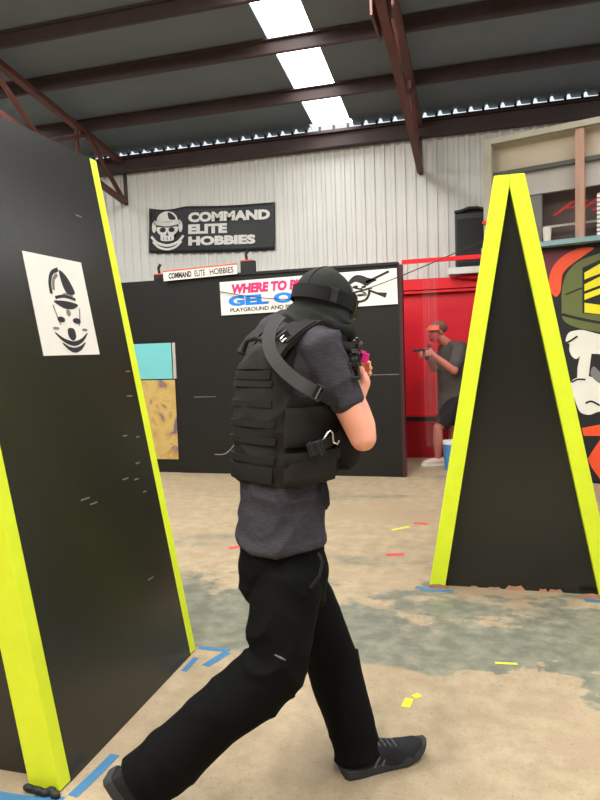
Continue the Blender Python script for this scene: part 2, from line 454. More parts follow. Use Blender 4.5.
mb = MB(); mb.box((.7, 8.92, 1.40), (5.2, .08, 1.80)); tag(mb.done('wall_alcove', M_redwall), kind='structure')
mb = MB(); mb.box((.7, 8.90, .25), (5.2, .1, .54)); tag(mb.done('trim_3', M_redlow), kind='structure')
mb = MB(); mb.box((.7, 8.87, .525), (5.2, .05, .06)); tag(mb.done('trim_4', M_dark), kind='structure')
mb = MB(); mb.box((.7, 8.85, 2.305), (5.2, .12, .14)); mb.box((.7, 8.83, 2.205), (5.2, .06, .03)); tag(mb.done('trim_5', M_redtape), kind='structure')
tag(MB().box((.7, 8.85, .575), (5.2, .03, .03)).done('trim_6', M_redtape), kind='structure')
# red rail over the doorway
tag(MB().beam((-.885, 7.52, 2.445), (.02, 7.60, 2.46), .045, .045).done('header_rail', M_redtape), 'thin bright red rail across the top of the doorway', 'rail')

# hanging clear plastic strip in the doorway
bm = bmesh.new(); vs = []
for i in range(13):
    xx = -.66 + .16*i/12; yy = 7.535 + .012*math.sin(i*1.3)
    vs.append((bm.verts.new((xx, yy, .35)), bm.verts.new((xx, yy, 2.43))))
for i in range(12): bm.faces.new((vs[i][0], vs[i+1][0], vs[i+1][1], vs[i][1]))
me = bpy.data.meshes.new('plastic_strip'); bm.to_mesh(me); bm.free(); smooth_mesh(me)
M_clear = clear_sheet_material()
o = link('plastic_strip', me, M_clear); tag(o, 'clear plastic strip hanging in the red doorway in front of the aiming person', 'plastic strip')

# angled mezzanine front with the mural below
MO = V((.02, 7.70, 0)); MU = V((1.12, -.35, 0)).normalized(); MN = V((MU.y, -MU.x, 0)); MZ = V((0, 0, 1))
M_ang = math.atan2(MU.y, MU.x)
RZ = Matrix.Rotation(M_ang, 3, 'Z')
def mp(u, z, n=0): return MO + MU*u + MZ*z + MN*n
mb = MB(); mb.box(mp(1.6, 1.245, -.06), (3.2, .1, 2.49), RZ); tag(mb.done('wall_mezzanine', M_bwall), kind='structure')
mz = thing('mezzanine_frame', 'raised open window frame of pale timber and green-grey rails above the painted mural', 'frame', MO, M_ang)
def mpart(name, boxes, m, label=None):
    q = MB()
    for c, s_ in boxes: q.box(c, s_)
    o = q.done(name, m, mz)
    if label: o['label'] = label
    return o
mpart('ledge', [((1.6, -.05, 2.515), (3.2, .2, .05))], M_ledge, 'blue-grey ledge')
mpart('top_rail', [((1.6, 0, 3.69), (3.2, .09, .06))], M_greenframe)
mpart('side_post', [((.045, 0, 3.09), (.09, .09, 1.14))], M_greenframe)
mpart('timber_post', [((.985, .02, 3.07), (.085, .07, 1.17))], M_timber, 'pinkish timber post')
mpart('dark_rail', [((1.6, .05, 3.345), (3.2, .06, .045))], mat('dark_green_steel', (70, 74, 66), .5, .1, 5))
mpart('upper_board', [((1.6, .12, 3.52), (3.1, .03, .33))], M_ply, 'beige board')
mpart('grey_header', [((1.6, .10, 3.20), (3.1, .05, .24))], M_greyboard, 'pale grey header board')
mpart('back_board', [((1.6, .75, 2.85), (3.1, .04, .8))], M_darkroom, 'dark brown back board')
mpart('inner_post', [((.50, .12, 2.83), (.17, .05, .58))], mat('grey_steel_post', (112, 110, 106), .5, .1, 6))
mpart('hand_rail', [((1.6, .16, 2.73), (3.0, .03, .025))], M_greyboard)
mpart('inner_upright', [((1.24, .2, 2.85), (.1, .05, .6))], mat('brown_upright', (96, 72, 64), .6, .1, 6))
# banner with a red painted word behind the rail
bn = thing('graffiti_banner', 'dark banner with a slanted red hand-lettered word behind the timber post', 'banner', mp(1.3, 2.8, -.32), M_ang)
MB().box((0, 0, .06), (1.5, .01, .62)).done('cloth', mat('dark_banner_cloth', (104, 88, 84), .8, .1, 6), bn)
text_mesh('Phili', (V((-.66, -.007, 0)), V((1, 0, 0)), V((0, 0, 1)), V((0, -1, 0))), (.0, .07, .95, .20), mat('red_lettering', (232, 56, 62), .5, .05, 10), 'lettering', bn, bold=.0, shear=.6)
tag(MB().cyl(mp(.66, 2.54, .0), mp(.66, 2.70, .0), .035, 18, .045).done('paper_cup', M_cup, None, True), 'cream paper cup standing on the blue-grey ledge', 'cup')
ls = thing('louvre_panel', 'small white slatted panel leaning on the ledge beside the timber post', 'panel', mp(1.30, 2.54, .02), M_ang)
MB().box((0, .02, .22), (.3, .015, .44)).done('backing', M_greyboard, ls)
for k in range(10): MB().box((0, 0, .03+.042*k), (.3, .02, .024)).done('slat', M_white, ls)
tag(MB().box(mp(.02, 2.83, .06), (.05, .03, .03), RZ).done('red_tag', M_redtape), 'tiny red tag fixed to the left post of the mezzanine frame', 'tag')

# mural: a skull in an army helmet, orange scarf, on black
mu = thing('wall_mural', 'spray-painted mural of a skull in an olive army helmet with yellow stripes', 'mural', MO, M_ang)
MF = (V((0, 0, 0)), V((1, 0, 0)), V((0, 0, 1)), V((0, -1, 0)))
def mpx(px, py): return (.66+(px-547)*.0097, 2.49-(py-(246-.15*(px-546)))*.00992)
def mir(c=1.42): return lambda p: (2*c-p[0], p[1])
def P(*pts): return [mpx(*p) for p in pts]
bk = MB(); bk.prism([(.3, .02), (2.6, .02), (2.6, 2.48), (.3, 2.48)], *MF, -.002, .004); bk.done('background', M_dark, mu)
z0 = .0045
paint('maroon_patch', [P((530, 250), (575, 246), (560, 258), (551, 275), (530, 290))], MF, M_maroon, mu, z0, z0+.001)
scarf = catmull(P((550, 291), (549, 278), (553, 266), (561, 256), (571, 249), (580, 245), (594, 244), (585, 252), (576, 259), (567, 267), (562, 276), (561, 290), (556, 297)), 5)
lower = P((582, 433), (600, 426), (620, 432), (640, 436), (640, 446), (615, 442), (600, 438), (584, 441))
wedge = P((601, 441), (640, 446), (645, 500), (620, 500), (603, 487), (592, 473), (588, 465), (593, 455))
paint('orange_ribbon', [scarf], MF, M_orange, mu, z0, z0+.0015); paint('orange_scarf', [lower], MF, M_orange, mu, z0, z0+.0015); paint('orange_scarf', [wedge], MF, M_orange, mu, z0, z0+.0016)
helm = P((562, 306), (562, 292), (565, 277), (572, 265), (582, 257), (596, 251), (612, 246), (640, 244), (668, 254), (682, 280), (686, 306), (684, 330), (640, 332), (600, 330), (575, 327), (563, 320))
paint('helmet', [catmull(helm, 4)], MF, M_olive, mu, z0, z0+.002)
zz = z0+.0025
paint('outline', [stroke(P((562, 315), (580, 318), (600, 320), (640, 322), (684, 320)), .028), stroke(P((566, 294), (574, 290), (583, 286), (592, 286)), .016), P((583, 265), (600, 256), (640, 250), (640, 312), (583, 312))], MF, M_dark, mu, zz, zz+.001)
zy = zz+.0013
paint('stripe', [P((585, 270), (600, 260), (622, 272), (622, 282), (600, 270), (585, 277))], MF, M_yellow, mu, zy, zy+.001)
paint('stripe', [P((585, 282), (600, 273), (622, 286), (622, 296), (600, 282), (585, 289))], MF, M_yellow, mu, zy, zy+.001)
paint('stripe', [P((585, 292), (600, 285), (622, 298), (622, 305), (600, 291), (585, 298))], MF, M_yellow, mu, zy, zy+.001)
paint('stripe', [P((585, 301), (622, 303), (622, 312), (585, 311))], MF, M_yellow, mu, zy, zy+.001)
mirp = lambda ps: [(2*mpx(627, 360)[0]-p[0], p[1]) for p in ps]
brow = catmull(P((566, 341), (569, 334), (575, 331), (584, 329.5), (600, 332), (627, 334), (627, 350), (612, 352), (600, 352.5), (590, 353.5), (582, 355.5), (577, 360.5), (572, 358), (569.5, 351), (571, 345), (567, 345)), 4)
post = P((581, 354), (592, 352), (590, 366), (589, 378), (577.5, 381), (578, 369))
jaw = catmull(P((571, 387), (577, 380.5), (590, 377), (602, 382), (612, 380), (627, 378), (627, 420), (612, 414), (600, 412.5), (590, 417.5), (581, 416.5), (576.5, 408), (573, 397.5)), 4)
cheek = P((613, 348), (627, 346), (627, 384), (616, 384), (611, 368))
for i_, shp in enumerate((brow, post, jaw, cheek)):
    paint('skull', [shp], MF, M_skull, mu, z0, z0+.002+.0001*i_); paint('skull', [mirp(shp)], MF, M_skull, mu, z0, z0+.002+.0001*i_)
eye_sh = catmull(P((591, 375), (594, 366), (601, 372), (608, 380), (600, 383)), 4)
for shp in (eye_sh, mirp(eye_sh)): paint('eye_shade', [shp], MF, M_grey, mu, zz, zz+.001)
paint('nose_hole', [P((627, 372), (634, 390), (620, 390))], MF, M_dark, mu, zz, zz+.001)
for ps, w_ in ((P((566, 345), (571, 342), (578, 336.5)), .02), (P((572, 386), (578, 382), (586, 381)), .018), (P((586, 406), (592, 403), (600, 406)), .02), (P((612, 398), (627, 402), (642, 398)), .018)):
    paint('ink_line', [stroke(ps, w_)], MF, M_dark, mu, zy, zy+.001)

# speaker on white shelf above the red alcove
sp = thing('loudspeaker', 'black loudspeaker on the white shelf above the red wall', 'speaker', (-.165, 8.80, 2.475))
MB().box((0, 0, .345), (.36, .30, .67)).done('cabinet', M_plastic, sp, bevel=.02)
MB().box((0, -.155, .32), (.31, .012, .56)).done('grille', M_dark, sp, bevel=.004)
q = MB(); q.band([(-.18, -.02, .675), (-.10, -.02, .685), (.0, -.02, .715), (.10, -.02, .71), (.18, -.02, .685)], V((0, 0, 1)), .28, .03); q.box((0, 0, .682), (.3, .24, .012)); q.done('cover', M_dark, sp)
for k in (-.12, .12): MB().box((k, 0, .006), (.04, .2, .012)).done('foot', M_dark, sp)
tag(MB().box((-.1, 8.80, 2.435), (.66, .36, .08)).done('shelf', M_white), 'white shelf board carrying the loudspeaker', 'shelf')
q = MB()
q.ball((-.22, 8.75, 2.36), (.12, .04, .028)); q.ball((-.12, 8.75, 2.35), (.1, .04, .035)); q.ball((-.30, 8.755, 2.365), (.06, .035, .02))
tag(q.remesh('red_cloth', M_redtape, None, .01, 4), 'crumpled red cloth hanging from the front of the white shelf', 'cloth')

# ------------------------------------------------------------------ signs on the partition and wall
# black club banner on the corrugated wall
bx0, bx1, bz0, bz1, by = -4.90, -2.89, 3.05, 3.72, Y_WALL-.045
ban = thing('club_banner', 'black banner with white skull emblem and COMMAND ELITE HOBBIES lettering', 'banner', (bx0, by, bz0)); ban.rotation_euler = (0, .048, 0)
W_, H_ = bx1-bx0, bz1-bz0
bm = bmesh.new(); G = []
for i in range(33):
    u = i/32; row = []
    for j in range(13):
        v = j/12
        sag = -.035*math.sin(PI*min(1, u/.30))*v if u < .3 else -.012*math.sin(PI*(u-.3)/.7)*v
        row.append(bm.verts.new((u*W_, .012*math.sin(u*9+v*2)*(.4+v*.6)-.01, v*H_ + sag - .012*math.sin(PI*u)*(1-v))))
    G.append(row)
for i in range(32):
    for j in range(12): bm.faces.new((G[i][j], G[i+1][j], G[i+1][j+1], G[i][j+1]))
me = bpy.data.meshes.new('cloth'); bm.to_mesh(me); bm.free(); smooth_mesh(me)
o = link('cloth', me, M_banner, ban); s_ = o.modifiers.new('s', 'SOLIDIFY'); s_.thickness = .003
BF = (V((0, -.026, 0)), V((1, 0, 0)), V((0, 0, 1)), V((0, -1, 0)))
def skull_emblem(cx, cy, s):
    """helmeted skull over a curved ribbon; returns light shapes and dark cuts"""
    T = lambda ps: [(cx+x*s, cy+y*s) for x, y in ps]
    li = [T(ell(0, .42, .62, .50, -.1, PI+.1, 20)), T(stroke([(-.78, .36), (-.3, .26), (.3, .26), (.78, .36)], .2)),
          T(catmull([(-.55, .12), (.55, .12), (.58, -.18), (.40, -.34), (.34, -.62), (-.34, -.62), (-.40, -.34), (-.58, -.18)], 5)),
          T(ell(-.78, .1, .12, .3)), T(ell(.78, .1, .12, .3)),
          T(stroke([(-.95, -.38), (-.6, -.72), (0, -.88), (.6, -.72), (.95, -.38)], .14)), T(stroke([(-.85, -.66), (-.5, -.96), (0, -1.08), (.5, -.96), (.85, -.66)], .12))]
    da = [T(ell(-.26, -.06, .18, .13)), T(ell(.26, -.06, .18, .13)), T([(0, -.16), (.1, -.36), (-.1, -.36)]),
          T(stroke([(-.6, .16), (-.2, .10), (.2, .10), (.6, .16)], .06)), T(catmull([(.05, .86), (.35, .72), (.5, .48), (.12, .5)], 4)),
          T([(-.22, -.44), (-.19, -.44), (-.19, -.6), (-.22, -.6)]), T([(-.02, -.44), (.02, -.44), (.02, -.6), (-.02, -.6)]), T([(.19, -.44), (.22, -.44), (.22, -.6), (.19, -.6)])]
    return li, da
li, da = skull_emblem(.315, .35, .28)
paint('emblem', li, BF, M_white, ban, .001, .002)
paint('emblem_shade', da, BF, M_banner, ban, .0025, .0035)
text_mesh('COMMAND', BF, (.66, .43, 1.94, .575), M_white, 'lettering', ban, bold=.06, t0=.001)
text_mesh('ELITE', BF, (.66, .26, 1.28, .40), M_white, 'lettering', ban, bold=.06, t0=.001)
text_mesh('HOBBIES', BF, (.66, .09, 1.72, .225), M_white, 'lettering', ban, bold=.06, t0=.001)

# white sign board
sg = thing('sign_board', 'white sign with pink and blue lettering and a rifleman drawing on the black wall', 'sign', (-3.075, 7.485, 1.95), 0)
SW, SH = 2.14, .40
sang = math.atan2(.05, 2.16)
sg.rotation_euler = (0, -sang*.6, 0)
MB().box((SW/2, 0, SH/2), (SW, .012, SH)).done('panel', M_offwhite, sg)
SF = (V((0, -.006, 0)), V((1, 0, 0)), V((0, 0, 1)), V((0, -1, 0)))
text_mesh('WHERE TO PLAY', SF, (.15, .245, 1.22, .365), M_pink, 'headline', sg, bold=.065, t0=0, shear=.15)
text_mesh('GEL OPS', SF, (.10, .10, 1.20, .225), M_blue, 'subtitle', sg, bold=.06, t0=0)
text_mesh('PLAYGROUND AND SHOOTING', SF, (.12, .03, 1.20, .078), M_ink, 'small_print', sg, bold=.03, t0=0)
c = (1.745, .21)
T = lambda ps, s=.14: [(c[0]+x*s, c[1]+y*s) for x, y in ps]
paint('drawing', [T(catmull([(-1.3, .25), (-1.0, .75), (-.5, 1.05), (.1, .95), (.5, .75), (1.2, .55), (.8, .35), (.3, .1), (-.1, .35), (-.6, .5), (-1.0, .3)], 4)),
                  T(stroke([(.3, .4), (1.2, .75), (2.2, 1.15)], .2)), T([(.5, -.15), (1.2, -.45), (2.0, -.55), (1.85, -.95), (1.1, -.6), (.45, -.3)]), T(stroke([(-1.1, -.5), (-.3, -.3), (.8, -.1)], .09)),
                  T(stroke([(-1.0, -.65), (-.5, -1.1), (.2, -1.0), (.5, -.6), (.55, -.3)], .2)), T(ell(-.55, .12, .2, .1)), T(ell(.1, .05, .2, .1)), T(stroke([(-.8, .1), (-.4, -.05), (0, -.1)], .14)), T(ell(-.2, -.6, .28, .1)), T(stroke([(-.5, -.35), (-.2, -.3), (.2, -.4)], .08))], SF, M_ink, sg, .0005, .0015)
paint('drawing_grey', [T(catmull([(-1.1, .2), (-.9, -.5), (-.75, -.3), (-.85, .2)], 4)), T(ell(.15, -.55, .2, .16))], SF, M_grey, sg, .0003, .001)

# long narrow club strip along the top of the partition, between two black boxes
lx0, lx1 = -3.81, -2.84
st = thing('name_strip', 'narrow white strip of small black lettering on top of the black wall', 'sign', (lx0, 7.46, 2.405)); st.rotation_euler = (0, -.03, 0)
MB().box(((lx1-lx0)/2, 0, .055), (lx1-lx0, .02, .11)).done('panel', M_offwhite, st)
MB().box(((lx1-lx0)/2, 0, .118), (lx1-lx0, .03, .014)).done('top_edge', mat('orange_red_edge', (226, 96, 70), .5, .05, 6), st)
LF = (V((0, -.0105, 0)), V((1, 0, 0)), V((0, 0, 1)), V((0, -1, 0)))
text_mesh('COMMAND', LF, (.07, .018, .38, .092), M_ink, 'lettering', st, bold=.05, t0=0)
text_mesh('ELITE', LF, (.42, .018, .56, .092), M_ink, 'lettering', st, bold=.02, t0=0)
text_mesh('HOBBIES', LF, (.62, .018, .93, .092), M_ink, 'lettering', st, bold=.02, t0=0)
def lampbox(x0, x1, z0, z1, label):
    t = thing('flood_light', label, 'light', ((x0+x1)/2, 7.55, z0))
    w, h = x1-x0, z1-z0
    MB().box((0, 0, h/2), (w, .07, h)).done('housing', M_dark, t, bevel=.006)
    MB().box((-w*.1, .0, h+.006), (w*.8, .05, .012)).done('edge_strip', M_orange, t)
    MB().tube([(-.02, .02, h*.6), (-.03, .02, h+.09), (.0, .02, h+.13)], .018).done('bracket', M_dark, t)
lampbox(-3.98, -3.83, 2.43, 2.50, 'small black box at the left end of the narrow lettered strip')
lampbox(-2.82, -2.64, 2.45, 2.59, 'black box with a red edge at the right end of the narrow lettered strip')

# cards on the left board
tag(MB().box((-4.07, 7.515, 1.42), (.57, .008, .45)).done('turquoise_card', M_cyan), 'plain turquoise card on the black wall above the yellow poster', 'card')
tag(MB().box((-4.03, 7.515, .675), (.55, .008, 1.01)).done('patterned_poster', camo_material()), 'tall mustard yellow and purple patterned poster low on the black wall', 'poster')
MB_ = MB(); MB_.box((-3.745, 7.51, 1.42), (.04, .02, .45))
tag(MB_.done('white_clip_strip', M_greyboard), 'thin pale strip at the right edge of the turquoise card', 'strip')
# scuffs on the partition
for (x, z, l, a, lb) in ((-3.10, .30, .30, .5, 'pale curved scuff low on the black wall, left of the man'), (-3.35, .96, .3, .02, 'faint thin scratch on the black wall beside the yellow poster')):
    q = MB(); q.prism(stroke([(-l/2, -.06 if a > .1 else 0), (0, -.045 if a > .1 else 0), (l/2, .1 if a > .1 else 0)], lambda t: .012 if a > .1 else .006), V((x, 7.5, z)), V((1, 0, 0)), V((0, 0, 1)), V((0, -1, 0)), .0005, .0012)
    tag(q.done('scuff_mark', mat('pale_scuff', (128, 122, 114), .7, .2, 20)), lb, 'scuff')

# sagging cable across the sign, up to the mezzanine
cp = [(-3.09, 7.46, 2.24), (-2.6, 7.44, 2.14), (-2.1, 7.43, 2.09), (-1.7, 7.43, 2.10), (-1.3, 7.43, 2.16), (-.9, 7.43, 2.28), (-.45, 7.45, 2.44), (0.0, 7.55, 2.62)]
cc = catmull(cp, 5, False)
tag(MB().tube(cc, .006, 6).done('cable', M_cable, None, True), 'thin dark cable sagging across the white sign and over the doorway', 'cable')

# ------------------------------------------------------------------ A-frame barricades
def barricade(label, x0, x1, yn, yf, wtop, H=2.46, lean=0, tw=.096):
    """x0, x1 base corners of the end face; yn, yf its near and far end"""
    cx, hb = (x0+x1)/2, (x1-x0)/2
    t = thing('a_frame_barricade', label, 'barricade', (cx, yn, 0), 0, 'wedge barricades')
    L_ = yf-yn; tb = .062
    fx = lambda z: hb + (wtop-hb)*z/H
    for s in (-1, 1):                                   # sloping side sheets
        q = MB()
        q.rings([[V((s*fx(z), y, z)) for (y) in (tb, L_-tb)] + [V((s*(fx(z)-.03), y, z)) for y in (L_-tb, tb)] for z in (0, H)])
        q.done('side_panel', M_black, t)
    q = MB(); q.box((0, L_/2, H-.02), (2*wtop-.01, L_-2*tb, .04)); q.done('ridge_cap', M_black, t)
    for y in (tb+.012, L_-tb-.012):                        # end sheets
        q = MB(); q.prism([(-hb+.03, 0), (hb-.03, 0), (wtop-.02, H-.02), (-wtop+.02, H-.02)], V((0, y, 0)), V((1, 0, 0)), V((0, 0, 1)), V((0, 1, 0)), -.012, .012)
        q.done('end_panel', M_black, t)
    for y in (tb/2, L_-tb/2):                              # lime boards along the sloping edges of both ends
        for s in (-1, 1):
            hx = lambda z: s*fx(z)
            a = [(hx(0.005), .005), (hx(H), H), (s*max(abs(hx(H))-tw, 0.0005), H)]
            # inner edge, parallel to the outer one, meets its twin on the centre line
            zi = H if wtop >= tw else H*(hb-tw)/(hb-wtop)
            inn = [(s*max(wtop-tw, 0.0005), zi), (s*(hb-tw), .005)]
            poly = [a[0], a[1], (s*.0005, H)] + ([inn[0]] if zi < H-.001 else [inn[0]]) + [inn[1]]
            pp = []
            for p in poly:
                if not pp or (abs(p[0]-pp[-1][0])+abs(p[1]-pp[-1][1])) > .0008: pp.append(p)
            q = MB(); q.prism(pp, V((0, y, 0)), V((1, 0, 0)), V((0, 0, 1)), V((0, 1, 0)), -tb/2, tb/2)
            q.done('edge_board', M_lime, t, bevel=.004)['label'] = 'lime yellow edge board'
    if lean:
        for ch in t.children:
            for v_ in ch.data.vertices: v_.co.x += lean*v_.co.z/H
    return t
bl = barricade('large black A-frame barricade with lime edges at the left, skull sheet on its side', -1.423-2*.505, -1.423, 1.835, 2.94, .09, tw=.128)
br = barricade('black A-frame barricade with lime edges at the right, its triangular end facing us', -.348, .722, 4.02, 5.05, .084, 2.455, -.040)
# worn feet of the right barricade
for x, lb in ((-.29, 'bare chipped wood at the left foot of the right-hand barricade'), (.585, 'bare chipped wood at the right foot of the right-hand barricade')):
    tag(MB().prism([(-.06, 0), (.055, 0), (.05, .02), (.0, .03), (-.055, .022)], V((x, 4.018, 0)), V((1, 0, 0)), V((0, 0, 1)), V((0, -1, 0)), 0, .002).done('wood_chip', M_splint), lb, 'chip')
# chips on the bottom edge of the end sheet
for i, (x, w, h) in enumerate(((-.1, .05, .012), (.02, .09, .012), (.14, .12, .03), (.3, .05, .02), (.37, .09, .022))):
    q = MB(); q.prism([(-w/2, 0), (w/2, 0), (w*.3, h), (0, h*.7), (-w*.3, h*.9)], V((0, 0, 0)), V((1, 0, 0)), V((0, 0, 1)), V((0, -1, 0)), 0, .0015)
    o = q.done('torn_edge', M_splint, br); o.location = (x+.02-br.location.x, .058, 0)
# pellet scratches on the left barricade's side
su = V((-.415, 0, 2.46)).normalized(); sn = V((2.46, 0, .415)).normalized(); so = V((-1.423, 0, 0))
def side(y, s, off=.001): return so + su*s + V((0, y, 0)) + sn*off
M_scr = mat('pale_scratch', (112, 106, 96), .8, .1, 10)
for (px_y, s_, w) in ((2.68, 2.17, .045), (2.80, 1.32, .05), (2.69, 1.14, .04), (2.80, 1.12, .03), (2.62, .95, .05), (2.71, .93, .04), (2.76, .86, .03), (2.75, 1.0, .04), (2.3, .93, .06), (2.35, .90, .05), (2.66, .47, .05), (2.83, 1.44, .04)):
    q = MB(); q.prism([(-w/2, -.003), (w/2, -.004), (w/2, .002), (-w/2, .003)], side(px_y, s_) - V(bl.location), V((0, 1, 0)), su, sn, 0, .0006)
    q.done('paint_scratch', M_scr, bl)

# skull sheet pinned to the left barricade
sh = thing('skull_sheet', 'white paper sheet with a black helmeted skull print on the left barricade', 'poster', side(2.42, 1.735, .002))
pw_, ph_ = .392, .42
PF = (V((0, 0, 0)), V((0, 1, 0)), su, sn)
q = MB(); q.prism([(-pw_/2, -ph_/2), (pw_/2, -ph_/2), (pw_/2, ph_/2), (-pw_/2, ph_/2)], *PF, 0, .0015); q.done('paper', M_offwhite, sh)
k = .128
T = lambda ps: [(x*k+.018, y*k*1.0-.005) for x, y in ps]
paint('print', [T(stroke([(-.66, .42), (-.62, .8), (-.42, 1.12), (-.05, 1.28)], .14)), T(catmull([(.0, 1.25), (.3, 1.12), (.55, .78), (.62, .5), (.2, .48), (.02, .8)], 4)),
                T(stroke([(-.5, .30), (0, .38), (.6, .30)], .10)), T(catmull([(-.62, .18), (-.2, .22), (.3, .20), (.68, .12), (.4, -.02), (0, -.05), (-.3, .02)], 4)),
                T(ell(-.42, -.42, .2, .1)), T(ell(.42, -.44, .22, .1)), T(catmull([(-.16, -.72), (.16, -.72), (.2, -.98), (0, -1.12), (-.2, -.98)], 4)),
                T(stroke([(-.88, -.86), (-.5, -1.1), (0, -1.22), (.5, -1.1), (.88, -.86)], lambda t: .04+.12*math.sin(PI*t))), T(stroke([(-.6, -1.2), (-.3, -1.38), (0, -1.44), (.35, -1.36), (.66, -1.18)], lambda t: .03+.14*math.sin(PI*t)))],
      PF, M_ink, sh, .002, .0025)
paint('print_grey', [T(stroke([(-.5, .55), (-.4, .9), (-.15, 1.1)], .12)), T(ell(.2, .42, .3, .08)), T(ell(.05, -.18, .12, .12)), T(ell(-.78, -.72, .16, .05)), T(ell(.78, -.74, .16, .05)), T(stroke([(-.7, .05), (-.6, -.3), (-.5, -.6)], .06)), T(stroke([(.72, .0), (.64, -.3), (.5, -.6)], .06))], PF, M_grey, sh, .0018, .0022)

# ------------------------------------------------------------------ tape and bits on the floor
def tape(pts, w, label, m=M_tape, name='tape_strip', cat='tape'):
    ps = [V((p[0], p[1], 0)) for p in pts]
    q = MB(); q.prism(stroke([(p[0], p[1]) for p in pts], w, 2), V((0, 0, 0)), V((1, 0, 0)), V((0, 1, 0)), V((0, 0, 1)), .0004, .0016)
    return tag(q.done(name, m), label, cat)
tape([(-1.75, 1.775), (-1.55, 1.775), (-1.39, 1.80)], .04, 'blue tape strip along the near foot of the left barricade')
tape([(-1.372, 1.83), (-1.36, 1.96), (-1.355, 2.07)], .04, 'short blue tape strip turning the near corner of the left barricade')
tape([(-1.385, 2.72), (-1.385, 2.86)], .03, 'blue tape strip against the far side edge of the left barricade')
tape([(-1.42, 2.965), (-1.25, 2.965)], .035, 'blue tape strip reaching out from the far foot of the left barricade')
tape([(-1.255, 2.945), (-1.305, 2.79)], .045, 'blue tape strip running towards the man from the left barricade')
tape([(-.43, 4.02), (-.33, 3.985), (-.2, 3.985)], .04, 'blue tape strip at the left foot of the right barricade')
tape([(.54, 3.985), (.70, 3.975)], .04, 'blue tape strip at the right foot of the right barricade')
tape([(-.335, 2.63), (-.325, 2.70)], .035, 'yellow tape scrap on the floor near the front shoe', M_lyel, 'tape_scrap')
tape([(-.31, 2.715), (-.285, 2.74)], .03, 'tiny yellow scrap on the floor beyond the yellow tape scrap', M_lyel, 'tape_scrap')
tape([(.03, 3.10), (.13, 3.11)], .014, 'thin lime streak on the grey floor below the right barricade', M_lime, 'paint_streak', 'mark')
tape([(-.75, 5.28), (-.62, 5.40)], .03, 'pale yellow streak on the floor behind the man', M_lyel, 'paint_streak', 'mark')
tape([(-.60, 5.52), (-.48, 5.50)], .05, 'red mark on the floor near the right barricade', M_rmark, 'paint_streak', 'mark')
tape([(-.70, 4.62), (-.58, 4.66)], .05, 'small red scuff on the floor behind the striding legs', M_rmark, 'paint_streak', 'mark')
tape([(-1.90, 4.58), (-1.80, 4.68)], .05, 'red mark on the floor left of the man at hip height', M_rmark, 'paint_streak', 'mark')
q = MB()
for i in range(6): q.ball((-1.535+.022*i, 1.812+.006*math.sin(i*2), .014+.004*math.cos(i*3)), (.022, .014, .013), seg=10)
tag(q.remesh('tape_clump', M_dark, None, .004, 2), 'crumpled dark lump at the near foot of the left barricade', 'clump')
bk = thing('bucket', 'blue tub with a white lid on the floor beside the right barricade', 'bucket', (-.40, 8.05, 0))
MB().cyl((0, 0, 0), (0, 0, .31), .085, 20, .10).done('tub', M_bucket, bk, True)
MB().cyl((0, 0, .31), (0, 0, .35), .105, 20).done('lid', M_white, bk, True)

# ------------------------------------------------------------------ the man in front
def nz3(p, s, o=0): return noise.noise(V((p[0]*s+o, p[1]*s+o*.7, p[2]*s-o)))
DM = 2.2
mo = at(285, 600, DM); mo.z = 0
man = thing('person', 'person in black vest, balaclava and trousers striding right with a raised blaster', 'person', mo, YAW)
RI = Matrix.Rotation(-YAW, 3, 'Z')
def ridge(p, s, o=0): return (1-min(1, abs(nz3(p, s, o))*2.2))**2
def L(px, py, d): return RI @ (at(px, py, d) - mo)
def az(deg): return V((math.cos(math.radians(deg)), math.sin(math.radians(deg)), 0))
Z = V((0, 0, 1))

# torso sections
def lerp_table(tab, y):
    if y <= tab[0][0]: return tab[0][1:]
    for a, b in zip(tab, tab[1:]):
        if y <= b[0]:
            t = (y-a[0])/(b[0]-a[0]); t = t*t*(3-2*t)*.5+t*.5
            return tuple(p+(q-p)*t for p, q in zip(a[1:], b[1:]))
    return tab[-1][1:]
TORSO = [(318, 305, .06, .06, 42), (326, 302, .11, .075, 42), (338, 298, .16, .095, 42), (355, 294, .17, .108, 42), (385, 288, .162, .116, 42), (430, 283, .152, .116, 40), (485, 282, .152, .120, 32), (515, 281, .152, .128, 24), (542, 283, .152, .136, 16)]
VEST = [(318, 303, .12, .08, 42), (335, 299, .148, .110, 42), (350, 294, .162, .130, 42), (368, 289, .170, .142, 42), (390, 286, .172, .146, 42), (430, 284, .170, .146, 42), (480, 283, .166, .142, 40)]
def sec(tab, y, phi, off=0, ex=2.3, dz=0):
    cx, a, b, th = lerp_table(tab, y)
    F_ = az(th); Lf = az(th+90)
    c_, s_ = math.cos(phi), math.sin(phi)
    sg = lambda v: math.copysign(abs(v)**(2/ex), v)
    return L(cx, y, DM) + F_*((b+off)*sg(c_)) + Lf*((a+off)*sg(s_)) + Z*dz
def loft_sec(mb, tab, ys, off=0, ex=2.3, n=40):
    mb.rings([[sec(tab, y, 2*PI*k/n, off, ex) for k in range(n)] for y in ys]); return mb

F = az(42); LF_ = az(132)
sh_r = L(320, 346, 2.07); sh_l = L(268, 336, 2.34)
elb_r = L(363, 438, 2.05); wr_r = L(357, 397, 2.16)
elb_l = L(312, 408, 2.52); wr_l = L(352, 376, 2.50)
hip_r = L(289, 575, 2.11); hip_l = L(292, 575, 2.29)
kn_r = L(276, 666, 2.01); an_r = L(146, 781, 1.93)
kn_l = L(331, 655, 2.33); an_l = L(358, 750, 2.25)
A = az(85); AL = az(175)
hd = L(322, 305, 2.22); HP = math.radians(13); HF = az(58)*math.cos(HP) - Z*math.sin(HP); HL = (az(148)*math.cos(.15) + Z*math.sin(.15)); HL = (HL - HF*HL.dot(HF)).normalized(); HZ = HF.cross(HL)

